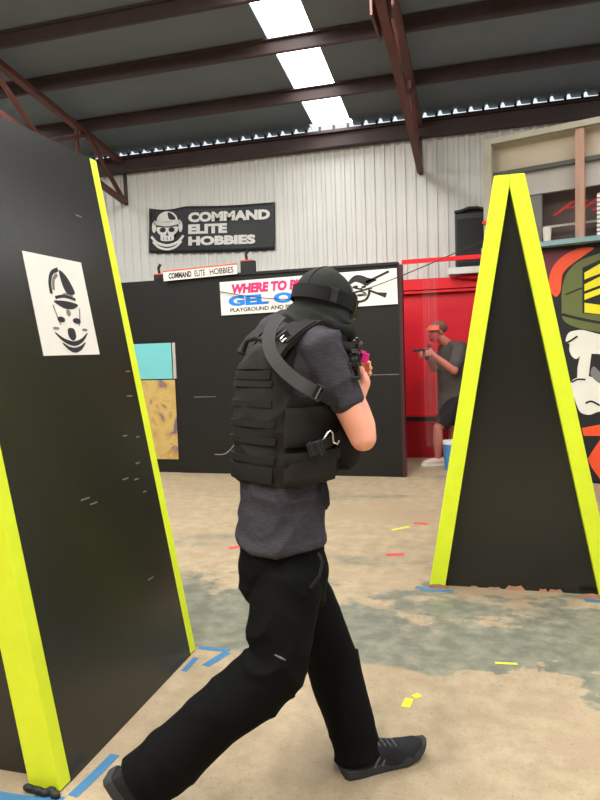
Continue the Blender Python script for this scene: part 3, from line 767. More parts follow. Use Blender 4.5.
# hand gripping something along axis g, fingers leave towards u and wrap towards n
def hand(mb, G, u, n, g, thumb_up=1):
    pc = G - n*.030 - u*.006
    Rm = Matrix((u, n, g)).transposed()
    mb.ball(pc, (.044, .017, .042), Rm); mb.ball(pc - u*.028 - g*.006, (.03, .018, .034), Rm)
    lens = (.92, 1.0, .95, .78)
    for i in range(4):
        o_ = (1.5-i)*.0215; s_ = lens[i]
        k0 = pc + u*.014 + g*o_*.85; k1 = pc + u*(.036+.004*s_) + g*o_ + n*.003
        p1 = k1 + u*.012*s_ + n*.034*s_; p2 = p1 - u*.016 + n*.020*s_; p3 = p2 - u*.020*s_ - n*.006
        mb.limb([k0, k1, k1*.45+p1*.55+u*.004, p1, p2, p3], [.0098, .0102, .0092, .0092, .0086, .0076], 10)
    t0 = pc - u*.022 + g*.018*thumb_up; t1 = t0 + g*.028*thumb_up + n*.012; t2 = t1 + u*.028 + n*.014 + g*.006*thumb_up; t3 = t2 + u*.024 + n*.002
    mb.limb([t0, t1, t2, t3], [.014, .0125, .011, .009], 10)
GR = L(355, 382, 2.22); g_ax = (Z*.94 - A*.25).normalized()
GL = L(364, 371, 2.47)

body = MB()
loft_sec(body, TORSO, [322, 330, 338, 355, 385, 430, 485, 520, 548], -.012)
body.limb([L(303, 330, 2.2), L(310, 318, 2.2), hd + Z*-.04], [.062, .058, .06])
# head: skull, jaw, nose, ears, brow
Rh = Matrix((HF, HL, HZ)).transposed()
body.ball(hd + Z*.028, (.098, .078, .092), Rh); body.ball(hd - Z*.035 + HF*.03, (.066, .058, .075), Rh); body.ball(hd - Z*.085 + HF*.052, (.03, .03, .024), Rh)
body.limb([hd + HF*.088 + Z*.02, hd + HF*.108 - Z*.012, hd + HF*.10 - Z*.024], [.010, .014, .013], 10)
body.limb([hd + HF*.088 - Z*.052 + HL*.02, hd + HF*.094 - Z*.052, hd + HF*.088 - Z*.052 - HL*.02], [.006, .009, .006], 8)
for s in (-1, 1):
    body.ball(hd + HL*.082*s - HF*.005 + Z*.0, (.02, .008, .03), Rh)
    body.ball(hd + HL*.032*s + HF*.088 + Z*.022, (.014, .018, .010), Rh, 12)
    body.limb([hd + HL*.012*s + HF*.096 + Z*.042, hd + HL*.05*s + HF*.082 + Z*.042], [.009, .008], 8)
body.limb([sh_r + LF_*.06, sh_r, sh_r.lerp(elb_r, .5), elb_r], [.055, .055, .048, .042])
body.limb([elb_r, elb_r.lerp(wr_r, .3), elb_r.lerp(wr_r, .7), wr_r, GR - AL*.028 - A*.03], [.043, .046, .036, .028, .025], sx=1)
body.limb([sh_l - LF_*.06, sh_l, sh_l.lerp(elb_l, .5), elb_l], [.055, .055, .046, .04])
body.limb([elb_l, elb_l.lerp(wr_l, .3), wr_l, GL + AL*.02 - A*.03], [.04, .043, .028, .025])
hand(body, GR, A, AL, g_ax)
hand(body, GL, A, -AL, g_ax)
for h_, k_, a_ in ((hip_r, kn_r, an_r), (hip_l, kn_l, an_l)):
    body.limb([h_, h_.lerp(k_, .5), k_, k_.lerp(a_, .35), a_], [.082, .074, .054, .054, .036])
body.limb([an_l, an_l + az(21)*.1 - Z*.05, an_l + az(21)*.18 - Z*.06], [.036, .034, .024])
body.limb([an_r, L(150, 806, 1.935), L(156, 824, 1.94)], [.036, .034, .026])
body.remesh('body', M_skin, man, .0055, 3)

# t-shirt
def fold(p, n_):
    return .007*nz3(p, 9) + .004*nz3(p, 22, 3)
sh = MB()
loft_sec(sh, TORSO, [320, 328, 338, 350, 370, 400, 430, 470, 500, 520, 535, 539], .008)
slv_r = sh_r.lerp(elb_r, .60)
ax_r = (elb_r - sh_r).normalized()
sh.limb([sh_r + LF_*.10 + Z*.01, sh_r + LF_*.03, sh_r, sh_r.lerp(elb_r, .35), slv_r - ax_r*.005], [.068, .067, .063, .058, .053], 24)
sh.cyl(slv_r - ax_r*.02, slv_r + ax_r*.016, .0535, 28)
slv_l = sh_l.lerp(elb_l, .6); ax_l = (elb_l-sh_l).normalized()
sh.limb([sh_l - LF_*.10 + Z*.01, sh_l - LF_*.02, sh_l, sh_l.lerp(elb_l, .35), slv_l], [.07, .072, .07, .066, .06], 24)
# rolled hem
sh.rings([[sec(TORSO, y, 2*PI*k/40, o_, 2.3) for k in range(40)] for y, o_ in ((532, .006), (533, .0115), (540, .0115), (541, .006))])
sh.limb([sh_r + LF_*.02, L(306, 326, 2.18), L(310, 320, 2.18)], [.06, .055, .05])
def fold_shirt(p, n_):
    d = .006*nz3(p, 8) + .003*nz3(p, 20, 3)
    w = max(0, min(1, (.98-p.z)/.1))                        # diagonal drag lines under the vest
    d += w*.013*ridge(V((p.x*.6, p.y*.6, p.z*1.6-p.x*1.0)), 7, 3)
    d += (1-w)*.009*ridge(V((p.x*.8, p.y*.8, p.z*1.3)), 8, 1)
    return d
sh.remesh('t_shirt', M_shirt, man, .006, 5, fold_shirt)

# trousers
tr = MB()
PEL = [(530, 282, .142, .124, 14), (545, 282, .147, .136, 14), (560, 282, .152, .150, 12), (580, 284, .15, .148, 10), (600, 288, .135, .122, 8)]
tr.rings([[sec(PEL, y, 2*PI*k/36, 0, 2.2) for k in range(36)] for y in (532, 545, 553, 562, 575, 588, 600)])
tr.ball(L(264, 580, 2.18), (.082, .11, .085))
hem_r = L(139, 785, 1.925); hem_l = L(360, 757, 2.245)
tr.limb([hip_r.lerp(kn_r, .16), hip_r.lerp(kn_r, .35), hip_r.lerp(kn_r, .75), kn_r, kn_r.lerp(an_r, .2), kn_r.lerp(an_r, .55), kn_r.lerp(an_r, .78)], [.104, .110, .103, .096, .094, .092, .092], 28)
tr.cyl(kn_r.lerp(an_r, .70), hem_r, .092, 30, .094)
tr.limb([hip_l.lerp(kn_l, .16), hip_l.lerp(kn_l, .35), hip_l.lerp(kn_l, .75), kn_l, kn_l.lerp(an_l, .4), kn_l.lerp(an_l, .8)], [.104, .108, .100, .093, .090, .084], 28)
ax2 = (hem_l-kn_l).normalized()
tr.cyl(kn_l.lerp(an_l, .75), hem_l, .083, 28, .084)
shin_r = (an_r-kn_r).normalized(); shin_l = (an_l-kn_l).normalized()
def fold_tr(p, n_):
    d = .005*nz3(p, 6, 1) + .0025*nz3(p, 15, 4)
    for a, b, k_ in ((kn_r, hem_r, 0), (kn_l, hem_l, 1)):
        ab = b-a; t = (p-a).dot(ab)/ab.length_squared
        if t > .02 and (p-a-ab*t).length < .16:
            stack = max(0, min(1, (t-.62)/.3))
            q_ = V((p.x*.6, p.y*.6, p.z*.6)) + ab*t*1.6
            d += stack*.010*ridge(q_, 4, k_*3) + (1-stack)*.009*ridge(V((p.x*.6+p.z*.5, p.y, p.z*.5)), 5, k_*2)
    s_ = (p-kn_r).length                                    # creases raying out behind the knee
    if s_ < .26: d += (1-s_/.26)*.019*ridge(V((p.x*1.3+p.z*.4, p.y*.5, p.z*1.3-p.x*.5)), 7, 2)
    h_ = (p-hip_r).length
    if h_ < .28: d += (1-h_/.28)*.018*ridge(V((p.x*.7, p.y*.6, p.z*1.7 + p.x*.9)), 6, 6)
    return d
trs = tr.remesh('trousers', M_trouser, man, .0065, 4, fold_tr)
# slanted hip pocket and waistband
q = MB(); q.band([L(318, 553, 2.035), L(322, 562, 2.025), L(319, 576, 2.005), L(310, 588, 1.99)], V((.5, -.85, 0)), .010, .005); q.done('pocket_edge', M_web, trs)
q = MB(); q.rings([[sec(PEL, y, 2*PI*k/40, o_, 2.2) for k in range(40)] for y, o_ in ((540, 0), (540, .004), (548, .005), (548.5, 0))]); q.done('waistband', M_trouser, trs, True)
q = MB(); q.limb([L(275, 655, 1.915), L(281, 658, 1.91), L(285, 660, 1.91)], [.002, .0035, .002], 8); q.done('paint_fleck', mat('grey_fleck', (96, 96, 104), .7, .2, 20), trs)

# shoes
def shoe(name_pos, heel, dirv, up, label):
    s_ = MB(); x = dirv.normalized(); z = up.normalized(); y = z.cross(x)
    Lh = .315
    prof = [(0, .070, .030, .030), (.03, .105, .036, .036), (.08, .112, .038, .038), (.13, .102, .038, .042), (.19, .082, .037, .050), (.245, .067, .036, .050), (.285, .055, .034, .040), (.310, .034, .03, .022)]
    rings = []
    for (l, h, b0, w) in prof:
        ring = []
        for k in range(20):
            a = 2*PI*k/20
            yy = w*math.copysign(abs(math.cos(a))**.8, math.cos(a)); zz_ = .018 + (h-.018)*max(0, math.sin(a))**.75 if math.sin(a) >= 0 else .018
            ring.append(heel + x*l + y*yy + z*(zz_ + (.018*(max(0, l-.2)/.1)**2)))
        rings.append(ring)
    s_.rings(rings)
    up_ = s_.remesh('shoe', M_shoe, man, .0045, 3)
    if label: up_['label'] = label
    so_ = MB(); rings = []
    for l, w in ((-.012, .022), (.0, .034), (.04, .040), (.1, .040), (.16, .043), (.22, .050), (.27, .044), (.300, .030), (.320, .012)):
        toe = .022*(max(0, l-.19)/.11)**2; b = .004*(abs(l-.14)/.14)
        r_ = [(-w, 0), (-w*1.06, .014), (-w, .034), (w, .034), (w*1.06, .014), (w, 0)]
        rings.append([heel + x*l + y*a_ + z*(h_+toe) for a_, h_ in r_])
    so_.rings(rings); o = so_.done('sole', M_sole, up_, True, .003, .9)
    for k in range(4):
        l = .115+.022*k; hh = .106-.27*(l-.1)
        q = MB(); q.tube([heel + x*(l-.006) + y*.026 + z*(hh-.010), heel + x*l + z*(hh+.006), heel + x*(l+.006) - y*.026 + z*(hh-.010)], .0035, 6); q.done('lace', M_lace, up_)
    for k in range(3):
        q = MB(); q.band([heel + x*(.09+.03*k) - y*.040 + z*.03, heel + x*(.115+.03*k) - y*.034 + z*.062], -y, .008, .004); q.done('side_stripe', M_lace, up_)
    return up_
heel_l = L(343, 776, 2.19); heel_l.z = .0
shoe('l', heel_l + az(21)*.012, az(21), Z, None)
toe_r = L(150, 838, 1.93); heel_r = L(108, 778, 1.93)
dr_ = (V((toe_r.x, toe_r.y, .03)) - heel_r).normalized()
upr = dr_.cross(V((0, 1, 0)).cross(dr_).normalized()*1)
yv = V((0.25, .97, 0)).normalized(); upr = dr_.cross(yv).normalized()
if upr.x < 0: upr = -upr
shoe('r', heel_r, dr_, upr, None)

# balaclava with gaiter
ba = MB()
ba.ball(hd + HZ*.024, (.112, .096, .100), Rh, 28); ba.ball(hd - HZ*.03 + HF*.030, (.092, .078, .088), Rh, 24)
ba.ball(hd + HZ*.112 - HF*.01, (.035, .035, .016), Rh, 12)
ba.limb([hd - Z*.03 - HF*.01, hd - Z*.075 - HF*.005, L(309, 326, 2.2)], [.094, .098, .096], 24)
ba.limb([hd - HZ*.04 + HF*.068, hd - HZ*.115 + HF*.05], [.066, .050], 20)
for dz_, r_, tl, fw in ((-.068, .094, .022, .010), (-.090, .098, -.018, -.006), (-.110, .098, .022, -.010)):
    cps = [hd + Z*dz_ + HF*((r_)*math.cos(t) + fw) + HL*(r_*.92*math.sin(t)) + Z*(tl*math.sin(t*1.0+.6)+.006*math.sin(3*t+dz_*90)) for t in [i*2*PI/28 for i in range(29)]]
    ba.tube(cps, .011, 8)
def fold_b(p, n_):
    t = max(0, min(1, (hd.z - .01 - p.z)/.05))
    return .0015*nz3(p, 25) + t*(.016*ridge(V((p.x*.8, p.y*.8, p.z*2.2+p.x*.8)), 7, 2) + .004*nz3(p, 14))
bal = ba.remesh('balaclava', M_balaclava, man, .005, 4, fold_b)
q = MB(); q.tube([hd + HZ*(.026+.098*math.sin(t)) - HF*(.112*math.cos(t)) for t in [i*.16 for i in range(14)]], .002, 6); q.done('seam', M_strap, bal)

# goggles: strap round the head, frame, lens, lower mask
def head_ring(a, rx, ry, z, tilt=0): return hd + HF*(rx*math.cos(a)) + HL*(ry*math.sin(a)) + HZ*(z + tilt*math.cos(a))
gg = MB()
pts = [head_ring(a, .115, .100, .018, 0) for a in [math.radians(d) for d in range(62, 300, 7)]]
nr = [(p - hd - HZ*.018).normalized() for p in pts]
gg.band(pts, nr, .044, .004)
gog = gg.done('goggle_strap', M_strap, man, True)
q = MB(); q.band([head_ring(a, .120, .105, .018, 0) for a in (math.radians(226), math.radians(232), math.radians(238))], -HL-HF*.8, .046, .006); q.done('strap_slider', M_plastic, gog, bevel=.002)
mk = MB()
def gring(off, dz, inn=.088): return [head_ring(math.radians(d), .110+off, .096+off*.5, dz) for d in range(-70, 71, 7)] + [head_ring(math.radians(d), inn, .075, dz) for d in range(70, -71, -7)]
mk.rings([gring(o_, z_) for z_, o_ in ((.060, .004), (.052, .020), (.03, .028), (-.005, .028), (-.028, .022), (-.036, .006))])
msk = mk.done('goggle_frame', M_plastic, man, True)
q = MB(); q.rings([[head_ring(math.radians(d), .141, .112, dz) for d in range(-56, 57, 8)] + [head_ring(math.radians(d), .130, .10, dz) for d in range(56, -57, -8)] for dz in (-.018, .012, .044)]); q.done('lens', M_lens, msk, True)

# plate carrier vest
ve = MB()
loft_sec(ve, VEST, [394, 400, 415, 430, 450, 465, 474, 479], 0, 2.7, 48)
def vpatch(mb, f0, f1, y0, y1, off, th, nu=14, nv=10, ex=2.7, tab=VEST, rnd=.35):
    inn, out = [], []
    for j in range(nv+1):
        y = y0+(y1-y0)*j/nv; ri, ro = [], []
        for i in range(nu+1):
            f = math.radians(f0+(f1-f0)*i/nu)
            e = min(1, min(i, nu-i)/1.5, min(j, nv-j)/1.5) if rnd else 1
            t = th*(1-rnd*(1-e))
            ri.append(mb.bm.verts.new(sec(tab, y, f, off-.006, ex))); ro.append(mb.bm.verts.new(sec(tab, y, f, off+t, ex)))
        inn.append(ri); out.append(ro)
    for j in range(nv):
        for i in range(nu):
            mb.bm.faces.new((out[j][i], out[j][i+1], out[j+1][i+1], out[j+1][i])); mb.bm.faces.new((inn[j][i], inn[j+1][i], inn[j+1][i+1], inn[j][i+1]))
    for j in range(nv):
        for i in (0, nu): mb.bm.faces.new((inn[j][i], inn[j+1][i], out[j+1][i], out[j][i]))
    for i in range(nu):
        for j in (0, nv): mb.bm.faces.new((inn[j][i], inn[j][i+1], out[j][i+1], out[j][i]))
    return mb
vpatch(ve, 128, 232, 343, 400, -.02, .022); vpatch(ve, 142, 216, 352, 472, -.01, .018)
vpatch(ve, -52, 52, 345, 400, -.02, .022); vpatch(ve, -40, 40, 360, 470, -.01, .02)
def fold_v(p, n_): return .005*nz3(p, 8, 2) + .006*ridge(V((p.x, p.y, p.z*1.5)), 6, 5) - .003
vest = ve.remesh('plate_carrier', M_vest, man, .006, 4, fold_v)
for (y0, y1, f0, f1) in ((360, 367, 148, 206), (378, 384, 142, 204), (397, 403, 142, 206), (416, 422, 142, 212), (432, 438, 142, 214), (449, 456, 142, 214)):
    vpatch(MB_ := MB(), f0, f1, y0, y1, -.004, .0145, 16, 2, rnd=0); MB_.done('webbing', M_web, vest, True)
vpatch(q := MB(), 142, 212, 459, 474, .008, .005, 16, 5); q.done('lower_flap', M_web, vest, True)
vpatch(q := MB(), 144, 200, 369, 377, .009, .004, 12, 3); q.done('patch_panel', M_web, vest, True)
vpatch(q := MB(), 225, 284, 404, 440, .000, .018, 14, 10); o = q.done('upper_pouch', M_vest, vest, True)
vpatch(q := MB(), 228, 288, 447, 475, .002, .034, 14, 10); o = q.done('lower_pouch', M_vest, vest, True)
vpatch(q := MB(), 227, 289, 445, 455, .028, .010, 14, 4); q.done('pouch_flap', M_web, vest, True)
vpatch(q := MB(), 296, 306, 444, 474, .002, .02, 4, 8); q.done('side_strap', M_web, vest, True)
for f0, f1 in ((-60, -26), (-18, 18), (26, 60)):
    vpatch(q := MB(), f0, f1, 412, 468, .006, .075, 10, 10); q.done('magazine_pouch', M_vest, vest, True)
# side buckle with a bright metal hook
b0, b1 = sec(VEST, 441, math.radians(252), .046), sec(VEST, 433, math.radians(296), .032)
q = MB(); q.band([b0, b0.lerp(b1, .35) + V((.01, -.012, 0)), b0.lerp(b1, .7) + V((.008, -.010, 0)), b1], [sec(VEST, 437, math.radians(f), .2)-sec(VEST, 437, math.radians(f), .0) for f in (252, 268, 282, 296)], .03, .005); o = q.done('buckle_strap', M_web, vest)
bx = b0.lerp(b1, .12)+V((.004, -.02, 0))
q = MB(); q.box(bx, (.05, .018, .042), Matrix.Rotation(-.3, 3, 'Y')); q.box(bx + V((.012, -.01, 0)), (.008, .012, .046), Matrix.Rotation(-.3, 3, 'Y')); q.box(bx + V((-.012, -.01, 0)), (.008, .012, .046), Matrix.Rotation(-.3, 3, 'Y'))
q.done('buckle', M_plastic, vest, bevel=.003)
h0 = b0.lerp(b1, .5) + V((.0, -.03, 0))
q = MB(); q.tube([h0 + V(p) for p in ((-.014, 0, .004), (.008, -.004, .034), (.014, -.004, .038), (.020, 0, .03), (.022, 0, .0), (.034, 0, -.006), (.040, 0, .006))], .0028, 6); o = q.done('metal_hook', M_chrome, vest, True); o['label'] = 'bright metal hook'
# shoulder straps
q = MB(); q.band([L(268, 362, 2.03), L(281, 346, 2.035), L(296, 333, 2.07), L(311, 325, 2.12), L(326, 324, 2.19), L(338, 336, 2.27), L(342, 360, 2.30)], [V((-.5, -.8, .25)), V((-.45, -.7, .5)), V((-.2, -.6, .8)), V((0, -.35, 1)), V((.2, .1, 1)), V((.6, .5, .6)), V((.7, .7, .2))], .075, .02)
o = q.done('shoulder_strap', M_vest, vest, True); q = MB(); q.band([L(283, 342, 2.018), L(297, 330, 2.05), L(311, 322, 2.10)], [V((-.45, -.7, .5)), V((-.2, -.6, .8)), V((0, -.35, 1))], .042, .008); q.done('strap_webbing', M_web, o)
q = MB(); q.band([L(246, 356, 2.22), L(256, 340, 2.24), L(270, 328, 2.28), L(284, 322, 2.34), L(298, 326, 2.44), L(306, 345, 2.48)], [V((-.6, -.6, .3)), V((-.6, -.5, .6)), V((-.4, -.3, .9)), V((-.1, 0, 1)), V((.3, .4, .8)), V((.5, .8, .2))], .07, .02)
q.done('shoulder_strap', M_vest, vest, True)
q = MB(); q.tube([L(243, 352, 2.12), L(247, 341, 2.11), L(256, 338, 2.09), L(266, 342, 2.07), L(270, 352, 2.06)], .008, 8); q.done('drag_handle', M_web, vest, True)
q = MB(); q.box(L(284, 337, 2.025), (.042, .012, .03), Matrix.Rotation(-.6, 3, 'Y')); q.done('strap_buckle', M_plastic, vest, bevel=.003)
q = MB(); q.tube([L(284, 335, 2.012), L(280, 339, 2.008), L(282, 342, 2.008), L(286, 338, 2.012)], .0022, 6); q.done('metal_ring', M_chrome, vest, True)
# strap end hanging in a loop below the vest
q = MB(); q.band([L(320, 483, 2.08), L(323, 494, 2.075), L(324.5, 505, 2.075), L(326, 508, 2.075), L(328, 504, 2.08), L(327, 492, 2.085), L(325, 483, 2.09)], V((.2, -1, 0)), .012, .004); q.done('strap_loop', M_web, vest)

# sling across the back
sp_ = [L(280, 316, 2.10), L(273, 325, 2.065), L(269, 338, 2.035), L(271, 352, 2.01), L(280, 366, 1.985), L(294, 379, 1.965), L(308, 388, 1.95), L(320, 394, 1.95)]
spc = [V(p) for p in catmull([tuple(p) for p in sp_], 4, False)]
q = MB(); q.band(spc, V((-.15, -1, .25)), .041, .005); slg = q.done('sling', M_sling, man, True)
q = MB()
c_ = L(318, 393, 1.938); Rb = Matrix.Rotation(.5, 3, 'Y')
for dx, dz_, sx_, sz_ in ((0, .022, .028, .006), (0, -.022, .028, .006), (-.012, 0, .005, .05), (.012, 0, .005, .05)): q.box(c_ + Rb @ V((dx, 0, dz_)), (sx_, .012, sz_), Rb)
q.done('sling_buckle', M_plastic, slg, bevel=.002)
q = MB(); q.box(c_ + V((0, -.008, 0)), (.003, .006, .038), Rb); q.done('buckle_bar', M_chrome, slg)
q = MB(); q.band([L(320, 394, 1.95), L(330, 400, 1.97), L(338, 404, 2.03), L(342, 398, 2.12)], V((.2, -1, .1)), .034, .005); q.done('sling_tail', M_web, slg, True)

# ------------------------------------------------------------------ gel blaster in his hands
bo = mo + Matrix.Rotation(YAW, 3, 'Z') @ GR
gb = thing('gel_blaster', 'black toy gel blaster with a magenta tip held up by the man in the vest', 'toy blaster', bo, YAW + math.radians(85))
def gpart(name, fn, m, label=None, bevel=.003):
    q = MB(); fn(q); o = q.done(name, m, gb, bevel=bevel)
    if label: o['label'] = label
    return o
# x forward, y left, z up; origin at the grip
gpart('grip', lambda q: q.prism([(-.020, -.06), (.016, -.055), (.024, .05), (-.016, .05)], V((0, 0, 0)), V((1, 0, 0)), V((0, 0, 1)), V((0, 1, 0)), -.014, .014), M_rail)
gpart('receiver', lambda q: (q.box((.05, 0, .078), (.24, .040, .04)), q.box((.06, 0, .045), (.1, .036, .03))), M_plastic)
gpart('top_rail', lambda q: [q.box((.01+.02*k, 0, .105), (.011, .024, .012)) for k in range(-5, 12)] and q.box((.06, 0, .1), (.34, .018, .008)), M_rail)
gpart('sight', lambda q: (q.box((.02, 0, .120), (.06, .034, .022)), q.box((.02, .014, .135), (.05, .006, .02)), q.box((.02, -.014, .135), (.05, .006, .02)), q.box((.02, 0, .146), (.05, .034, .006))), M_plastic)
gpart('side_rail', lambda q: [q.box((.06+.02*k, -.028, .085), (.012, .014, .022)) for k in range(6)] and None, M_rail)
gpart('stock', lambda q: (q.beam((-.09, 0, .08), (-.19, 0, .07), .02, .025), q.beam((-.19, .012, .07), (-.195, .012, .025), .008, .014), q.beam((-.19, -.012, .07), (-.195, -.012, .025), .008, .014), q.box((-.197, 0, .022), (.02, .034, .012))), M_plastic)
gpart('cocking_cover', lambda q: (q.box((.0, .034, .09), (.07, .03, .026)), q.box((-.02, .05, .115), (.06, .03, .016), Matrix.Rotation(.5, 3, 'X')), q.box((.02, -.02, .128), (.05, .02, .012), Matrix.Rotation(-.5, 3, 'X'))), M_khaki, 'khaki side covers')
gpart('handguard', lambda q: q.box((.235, 0, .072), (.13, .05, .05)), M_rail)
gpart('barrel', lambda q: q.cyl((.29, 0, .075), (.37, 0, .075), .012, 14), M_plastic, bevel=0)
gpart('muzzle_tip', lambda q: q.cyl((.34, 0, .075), (.39, 0, .075), .019, 16), M_magenta, 'magenta muzzle tip', 0)
gpart('side_cover', lambda q: (q.box((.06, -.036, .080), (.06, .026, .034), Matrix.Rotation(.25, 3, 'X')), q.box((.06, -.030, .098), (.04, .02, .014), Matrix.Rotation(.4, 3, 'X'))), M_magenta, 'magenta side cover')
gpart('hopper', lambda q: (q.box((.03, .052, .06), (.10, .034, .05), Matrix.Rotation(.3, 3, 'X')), q.box((-.03, .06, .085), (.012, .03, .03)), q.cyl((.0, .05, .10), (.06, .05, .10), .014, 12)), M_rail)
gpart('front_sight', lambda q: (q.box((.25, 0, .125), (.012, .01, .04)), q.box((.25, -.012, .12), (.012, .006, .03))), M_plastic)
gpart('magazine', lambda q: q.box((.075, 0, -.01), (.035, .024, .10), Matrix.Rotation(.15, 3, 'Y')), M_plastic)
gpart('trigger', lambda q: q.tube([(.026, 0, .035), (.05, 0, .02), (.06, 0, .035)], .004, 6), M_rail, None, 0)

# ------------------------------------------------------------------ the far person aiming back from the red doorway
DF = 8.22
fo = at(447, 461, DF); fo.z = 0
far_ = thing('person', 'person in grey t-shirt and orange-red visor aiming from the red doorway', 'person', fo, YAW)
def K(px, py, d=DF): return RI @ (at(px, py, d) - fo)
fh = K(438, 332); FF = az(188); FL = az(278)
fl_foot = K(438, 456, 8.15); fl_foot.z = .05; fr_foot = K(454, 456, 8.32); fr_foot.z = .05
fs_r = K(460, 349, 8.05); fe_r = K(454, 371, 7.92); fw_r = K(435, 356, 7.88)
fs_l = K(448, 349, 8.40); fe_l = K(434, 369, 8.28); fw_l = K(428, 356, 8.0)
fhip = K(453, 405); fch = K(454, 352); Rf = Matrix((FF, FL, Z)).transposed()
b = MB()
b.ball(fh + Z*.03, (.098, .078, .095), Rf); b.ball(fh - Z*.035 + FF*.03, (.066, .058, .075), Rf); b.ball(fh - Z*.085 + FF*.05, (.03, .03, .024), Rf)
b.limb([fh + FF*.088 + Z*.02, fh + FF*.11 - Z*.012, fh + FF*.10 - Z*.024], [.010, .014, .013], 10)
b.limb([fh + FF*.088 - Z*.052 + FL*.02, fh + FF*.096 - Z*.052, fh + FF*.088 - Z*.052 - FL*.02], [.006, .009, .006], 8)
for s in (-1, 1):
    b.ball(fh + FL*.082*s - FF*.005, (.02, .010, .03), Rf); b.ball(fh + FL*.032*s + FF*.088 + Z*.02, (.014, .018, .010), Rf, 12)
b.limb([fch + Z*.03, fch + Z*.09 + FF*.06, fh - Z*.05], [.065, .06, .056])
b.limb([fhip, fhip.lerp(fch, .5), fch], [.12, .125, .12], sx=1)
b.limb([fs_r, fs_r.lerp(fe_r, .5), fe_r], [.06, .055, .046]); b.limb([fe_r, fe_r.lerp(fw_r, .4), fw_r], [.046, .046, .03])
b.limb([fs_l, fs_l.lerp(fe_l, .5), fe_l], [.06, .055, .046]); b.limb([fe_l, fe_l.lerp(fw_l, .4), fw_l], [.046, .046, .03])
GF = K(427, 353, 7.92)
hand(b, GF + az(278)*.0 + FF*-.02, FF, FL*-1, Z); hand(b, GF - Z*.015 + FF*.05, FF, FL, Z)
b.limb([fw_r, GF - FF*.06 + FL*.02], [.03, .026]); b.limb([fw_l, GF - FF*.02 - FL*.03], [.03, .026])
knee_l = K(438, 428, 8.1); knee_r = K(453, 428, 8.3)
for h_, k_, f_ in ((fhip + FL*.09, knee_l, fl_foot), (fhip - FL*.09, knee_r, fr_foot)):
    b.limb([h_, h_.lerp(k_, .5), k_, k_.lerp(f_, .35), f_ + Z*.04], [.09, .085, .06, .064, .038])
    b.limb([f_ + Z*.03, f_ + FF*.10 - Z*.01, f_ + FF*.16 - Z*.02], [.036, .034, .026])
b.remesh('body', M_skin2, far_, .007, 3)
s = MB()
FT = az(232); FTL = az(322)
def ring_at(c, a, bb, n=28): return [c + FT*(bb*math.cos(2*PI*k/n)) + FTL*(a*math.sin(2*PI*k/n)) for k in range(n)]
s.rings([ring_at(c, a, bb) for c, a, bb in ((fch + Z*.135 + FF*.02, .085, .085), (fch + Z*.11, .16, .11), (fch + Z*.07, .20, .13), (fch, .22, .145), (fch.lerp(fhip, .35), .215, .16), (fch.lerp(fhip, .7), .195, .16), (fhip + Z*.0, .2, .165), (fhip - Z*.07, .2, .165))])
s.limb([fch.lerp(fs_r, .3) + Z*.03, fs_r, fs_r.lerp(fe_r, .66)], [.10, .098, .088]); s.limb([fch.lerp(fs_l, .3) + Z*.03, fs_l, fs_l.lerp(fe_l, .66)], [.10, .098, .088])
s.remesh('t_shirt', M_shirt2, far_, .009, 4, lambda p, n_: .008*nz3(p, 8))
s = MB()
for h_, k_ in ((fhip + FL*.09, knee_l), (fhip - FL*.09, knee_r)):
    e_ = h_.lerp(k_, .86); s.limb([h_ + Z*.03, h_.lerp(k_, .5)], [.125, .118]); s.cyl(h_.lerp(k_, .3), e_, .118, 24, .112)
s.remesh('shorts', M_short, far_, .009, 3, lambda p, n_: .006*nz3(p, 9))
for f_ in (fl_foot, fr_foot):
    s = MB(); h0_ = V((f_.x, f_.y, 0)) - FF*.07
    s.limb([h0_ + Z*.05, h0_ + FF*.08 + Z*.055, h0_ + FF*.2 + Z*.042, h0_ + FF*.25 + Z*.036], [.045, .05, .04, .03], 14)
    o = s.remesh('shoe', M_shoe2, far_, .007, 2)
    s = MB(); s.rings([[h0_ + FF*x_ + FL*y_ + Z*z_ for y_, z_ in ((-w_, .0), (-w_, .03), (w_, .03), (w_, .0))] for x_, w_ in ((-.05, .028), (-.02, .042), (.1, .045), (.2, .046), (.27, .03), (.29, .012))]); s.done('sole', M_white, o)
s = MB(); s.ball(fh + Z*.055 - FF*.01, (.112, .095, .085), Rf, 24); s.remesh('cap', M_cap, far_, .007, 2)
s = MB(); s.rings([[fh + FF*(r_*math.cos(math.radians(t))) + FL*(r_*.84*math.sin(math.radians(t))) + Z*(z_) for t in range(-80, 81, 10)] + [fh + FF*((r_-.008)*math.cos(math.radians(t))) + FL*((r_-.008)*.84*math.sin(math.radians(t))) + Z*(z_) for t in range(80, -81, -10)] for r_, z_ in ((.118, .085), (.13, .05), (.16, .022))]); o = s.done('visor', M_visor, far_, True); 
s = MB(); s.rings([[fh + FF*(r_*math.cos(math.radians(t))) + FL*(r_*.86*math.sin(math.radians(t))) + Z*z_ for t in range(-75, 76, 10)] + [fh + FF*((r_-.03)*math.cos(math.radians(t))) + FL*((r_-.03)*.86*math.sin(math.radians(t))) + Z*z_ for t in range(75, -76, -10)] for r_, z_ in ((.112, -.01), (.124, -.04), (.112, -.09), (.09, -.115))]); s.done('face_mask', M_mask2, far_, True)
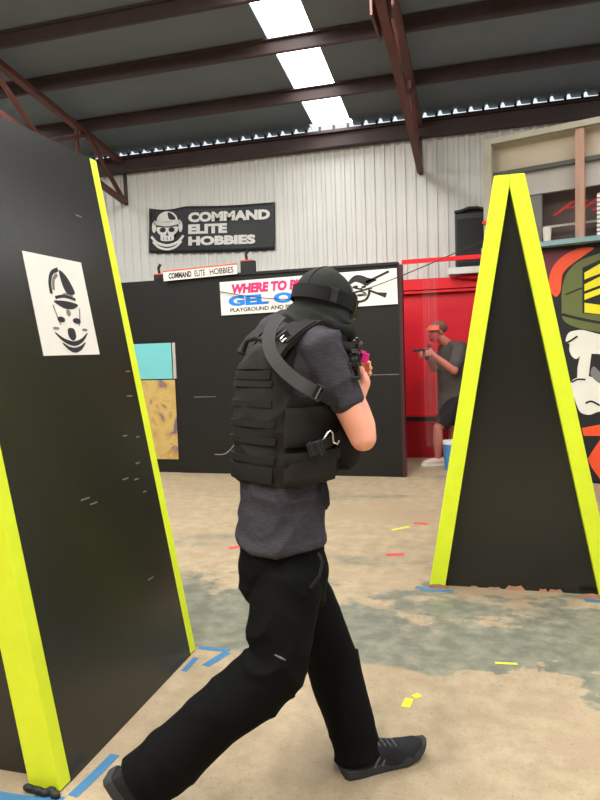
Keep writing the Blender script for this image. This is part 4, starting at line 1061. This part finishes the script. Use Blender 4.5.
s = MB(); s.rings([[fh + FF*(r_*math.cos(math.radians(t))) + FL*(r_*.86*math.sin(math.radians(t))) + Z*z_ for t in range(-60, 61, 10)] + [fh + FF*((r_-.02)*math.cos(math.radians(t))) + FL*((r_-.02)*.86*math.sin(math.radians(t))) + Z*z_ for t in range(60, -61, -10)] for r_, z_ in ((.112, -.01), (.116, .02), (.112, .045))]); s.done('goggles', mat('grey_pink_lens', (150, 96, 90), .2, .05, 5), far_, True)
pb = thing('gel_pistol', 'small black toy pistol held out by the person in the red doorway', 'toy blaster', fo + Matrix.Rotation(YAW, 3, 'Z') @ GF, YAW + math.radians(188))
MB().box((.06, 0, .035), (.22, .034, .035)).done('slide', M_plastic, pb, bevel=.003)
MB().prism([(-.02, -.09), (.02, -.085), (.026, .02), (-.02, .02)], V((0, 0, 0)), V((1, 0, 0)), V((0, 0, 1)), V((0, 1, 0)), -.015, .015).done('grip', M_plastic, pb)
MB().box((-.03, 0, .075), (.03, .03, .06)).done('sight', M_plastic, pb)
MB().tube([(.026, 0, .015), (.05, 0, -.012), (.07, 0, .017)], .005, 6).done('trigger_guard', M_plastic, pb)

# ------------------------------------------------------------------ light
w = bpy.data.worlds.new('world'); sc.world = w; w.use_nodes = True
bgn = w.node_tree.nodes['Background']; bgn.inputs[0].default_value = (.86, .93, 1, 1); bgn.inputs[1].default_value = .95
def area(loc, rot, sx, sy, e, col=(1, .97, .93)):  # unseen area lights added under the roof to brighten the hall
    l = bpy.data.lights.new('added_fill_light', 'AREA'); l.shape = 'RECTANGLE'; l.size = sx; l.size_y = sy; l.energy = e; l.color = col
    o = bpy.data.objects.new('added_fill_light', l); COL.objects.link(o); o.location = loc; o.rotation_euler = rot
    return o
for x, g in ((-4.4, 1.25), (-1.2, 1.2), (2.4, .7)):
    for y, e in ((-1.8, 140), (1.7, 85), (5.35, 70)):
        area((x, y, roof_z(y)-.36), (0, 0, 0), .25, 1.5, e*g)
vs_ = sc.view_settings; vs_.view_transform = 'Standard'; vs_.look = 'None'; vs_.exposure = .17; vs_.gamma = 1; vs_.use_curve_mapping = False
